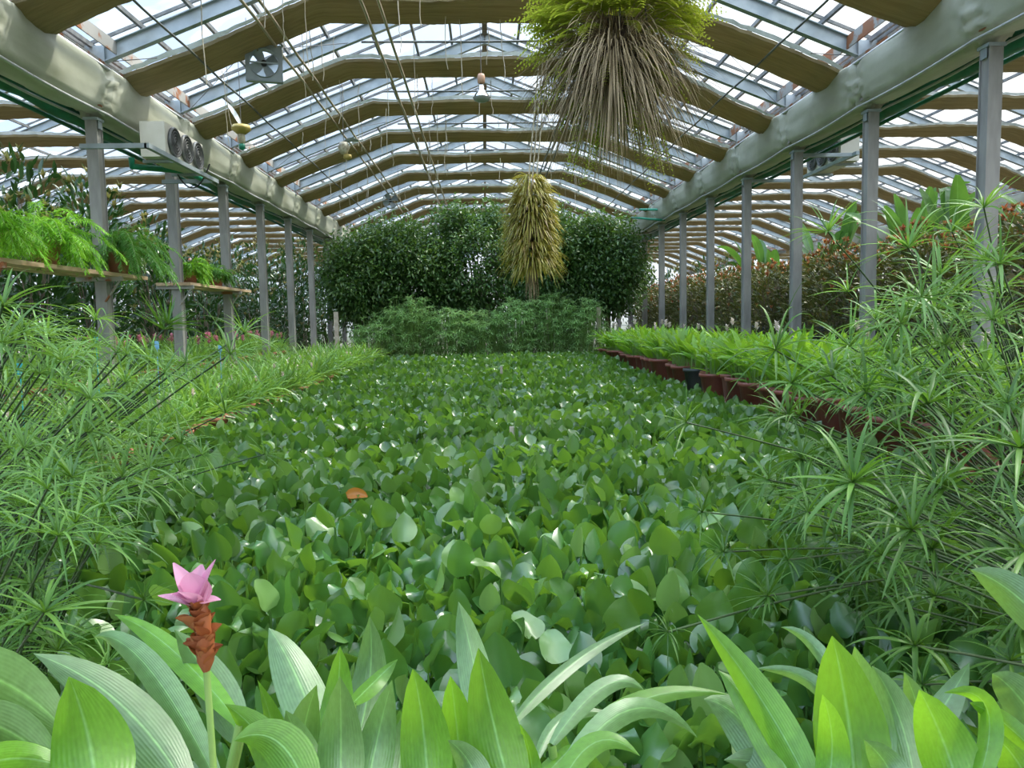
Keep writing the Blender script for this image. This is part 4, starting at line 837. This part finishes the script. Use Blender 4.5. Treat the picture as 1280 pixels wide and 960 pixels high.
pl5=plant('curcuma with two long slanting blades right of centre at the front',.52,1.1,[
 ([(1025,1010),(955,880),(872,768)],40,1.0,1.2,v,.2),([(1000,1000),(950,900),(898,838)],36,1.02,1.2,v,-.4),([(975,985),(930,905),(880,874)],48,1.1,1.2,c,-.2),([(1010,1000),(965,960),(905,950)],40,1.05,1.15,c,.2),([(1050,900),(1010,850),(944,836)],18,1.2,1.35,c,.2),([(1060,880),(1020,810),(976,784)],16,1.2,1.35,c,.2)])
pl6=plant('broad leaved curcuma at the front right with upright pale green leaves',.72,1.08,[
 ([(1070,1020),(1060,900),(1040,795)],76,1.0,1.08,v,.1),([(1095,980),(1085,890),(1068,808)],44,1.1,1.15,c,.3),([(1145,990),(1125,900),(1090,832)],40,1.1,1.2,c,-.2),([(1150,960),(1150,900),(1130,840)],34,1.15,1.25,c,.2),([(1205,1010),(1180,930),(1149,862)],56,1.0,1.05,v,.1),
 ([(1030,1000),(1040,930),(1028,868)],34,.98,1.0,v,.3),([(1130,950),(1175,890),(1212,828)],32,1.2,1.3,c,.3),([(1215,1000),(1235,890),(1180,866)],22,1.0,1.05,v,.4),([(1300,945),(1250,900),(1212,878)],20,1.0,1.05,v,.3),([(1120,1000),(1110,960),(1080,925)],36,.95,1.,c,.2)])
pl7=plant('curcuma at the lower right corner with broad blades leaning left',1.02,1.2,[
 ([(1330,810),(1270,745),(1213,712)],42,1.2,1.35,c,.2),([(1330,960),(1280,880),(1240,842)],46,1.15,1.25,c,.3),([(1300,1010),(1270,950),(1240,920)],40,1.05,1.1,v,.2),([(1330,700),(1310,650),(1270,660)],26,1.3,1.4,c,.1)])
# flower spike
base=np.array(pl1.location); tip=at(257,822,1.0)-base; foot=np.array([-.0,.0,.3]); k=np.linspace(0,1,8)[:,None]
low=at(272,1030,1.0)-base; q=Q(); q.add(*tubes(np.concatenate([np.linspace(foot,low,5)[:-1],np.linspace(low,tip,5)]),.0048,8)); fs=q.build('flower_stalk',M['lstem'],pl1)
q=Q(); hgt=.075; m=26; zz=np.linspace(0,hgt,m); az=np.arange(m)*2.3; D=np.stack([np.cos(az)*.6,np.sin(az)*.6,np.random.default_rng(4).uniform(.4,1.3,m)],-1); rr=.007*np.sin(np.linspace(.6,2.9,m))
P=tip+np.stack([np.cos(az)*rr,np.sin(az)*rr,zz-.01],-1); P[:,0]-=zz*.12
q.add(*ribbons(P,D*[1.25,1.25,.8],np.random.default_rng(6).uniform(.018,.030,m),.024,-.2,5,'ovate',.9,np.random.default_rng(5).normal(0,.3,m),5)); lathe(q,[(.004,-.02),(.011,-.004),(.0125,.02),(.009,.04),(.010,.055),(.004,.075)],tuple(tip),12); q.build('orange_bracts',M['orangebr'],fs)
q=Q(); ct=tip+[-.009,0,hgt-.006]
for (a,el,L,W,dr,ro) in ((3.3,.35,.05,.030,-.1,0),(2.8,1.05,.066,.028,0,.3),(.15,1.15,.068,.026,0,-.3),(-1.5,1.25,.056,.042,.1,0),(-1.9,.9,.044,.03,.3,0),(.0,.4,.034,.026,.3,0),(1.4,1.2,.055,.04,0,0),(3.9,.7,.04,.028,0,.2)):
    q.add(*ribbons([ct],[(math.cos(a)*math.cos(el),math.sin(a)*math.cos(el),math.sin(el))],L,W,dr,7,'paddle' if L<.0 else 'lance',.5,ro,5))
q.build('pink_bracts',M['pink'],fs)
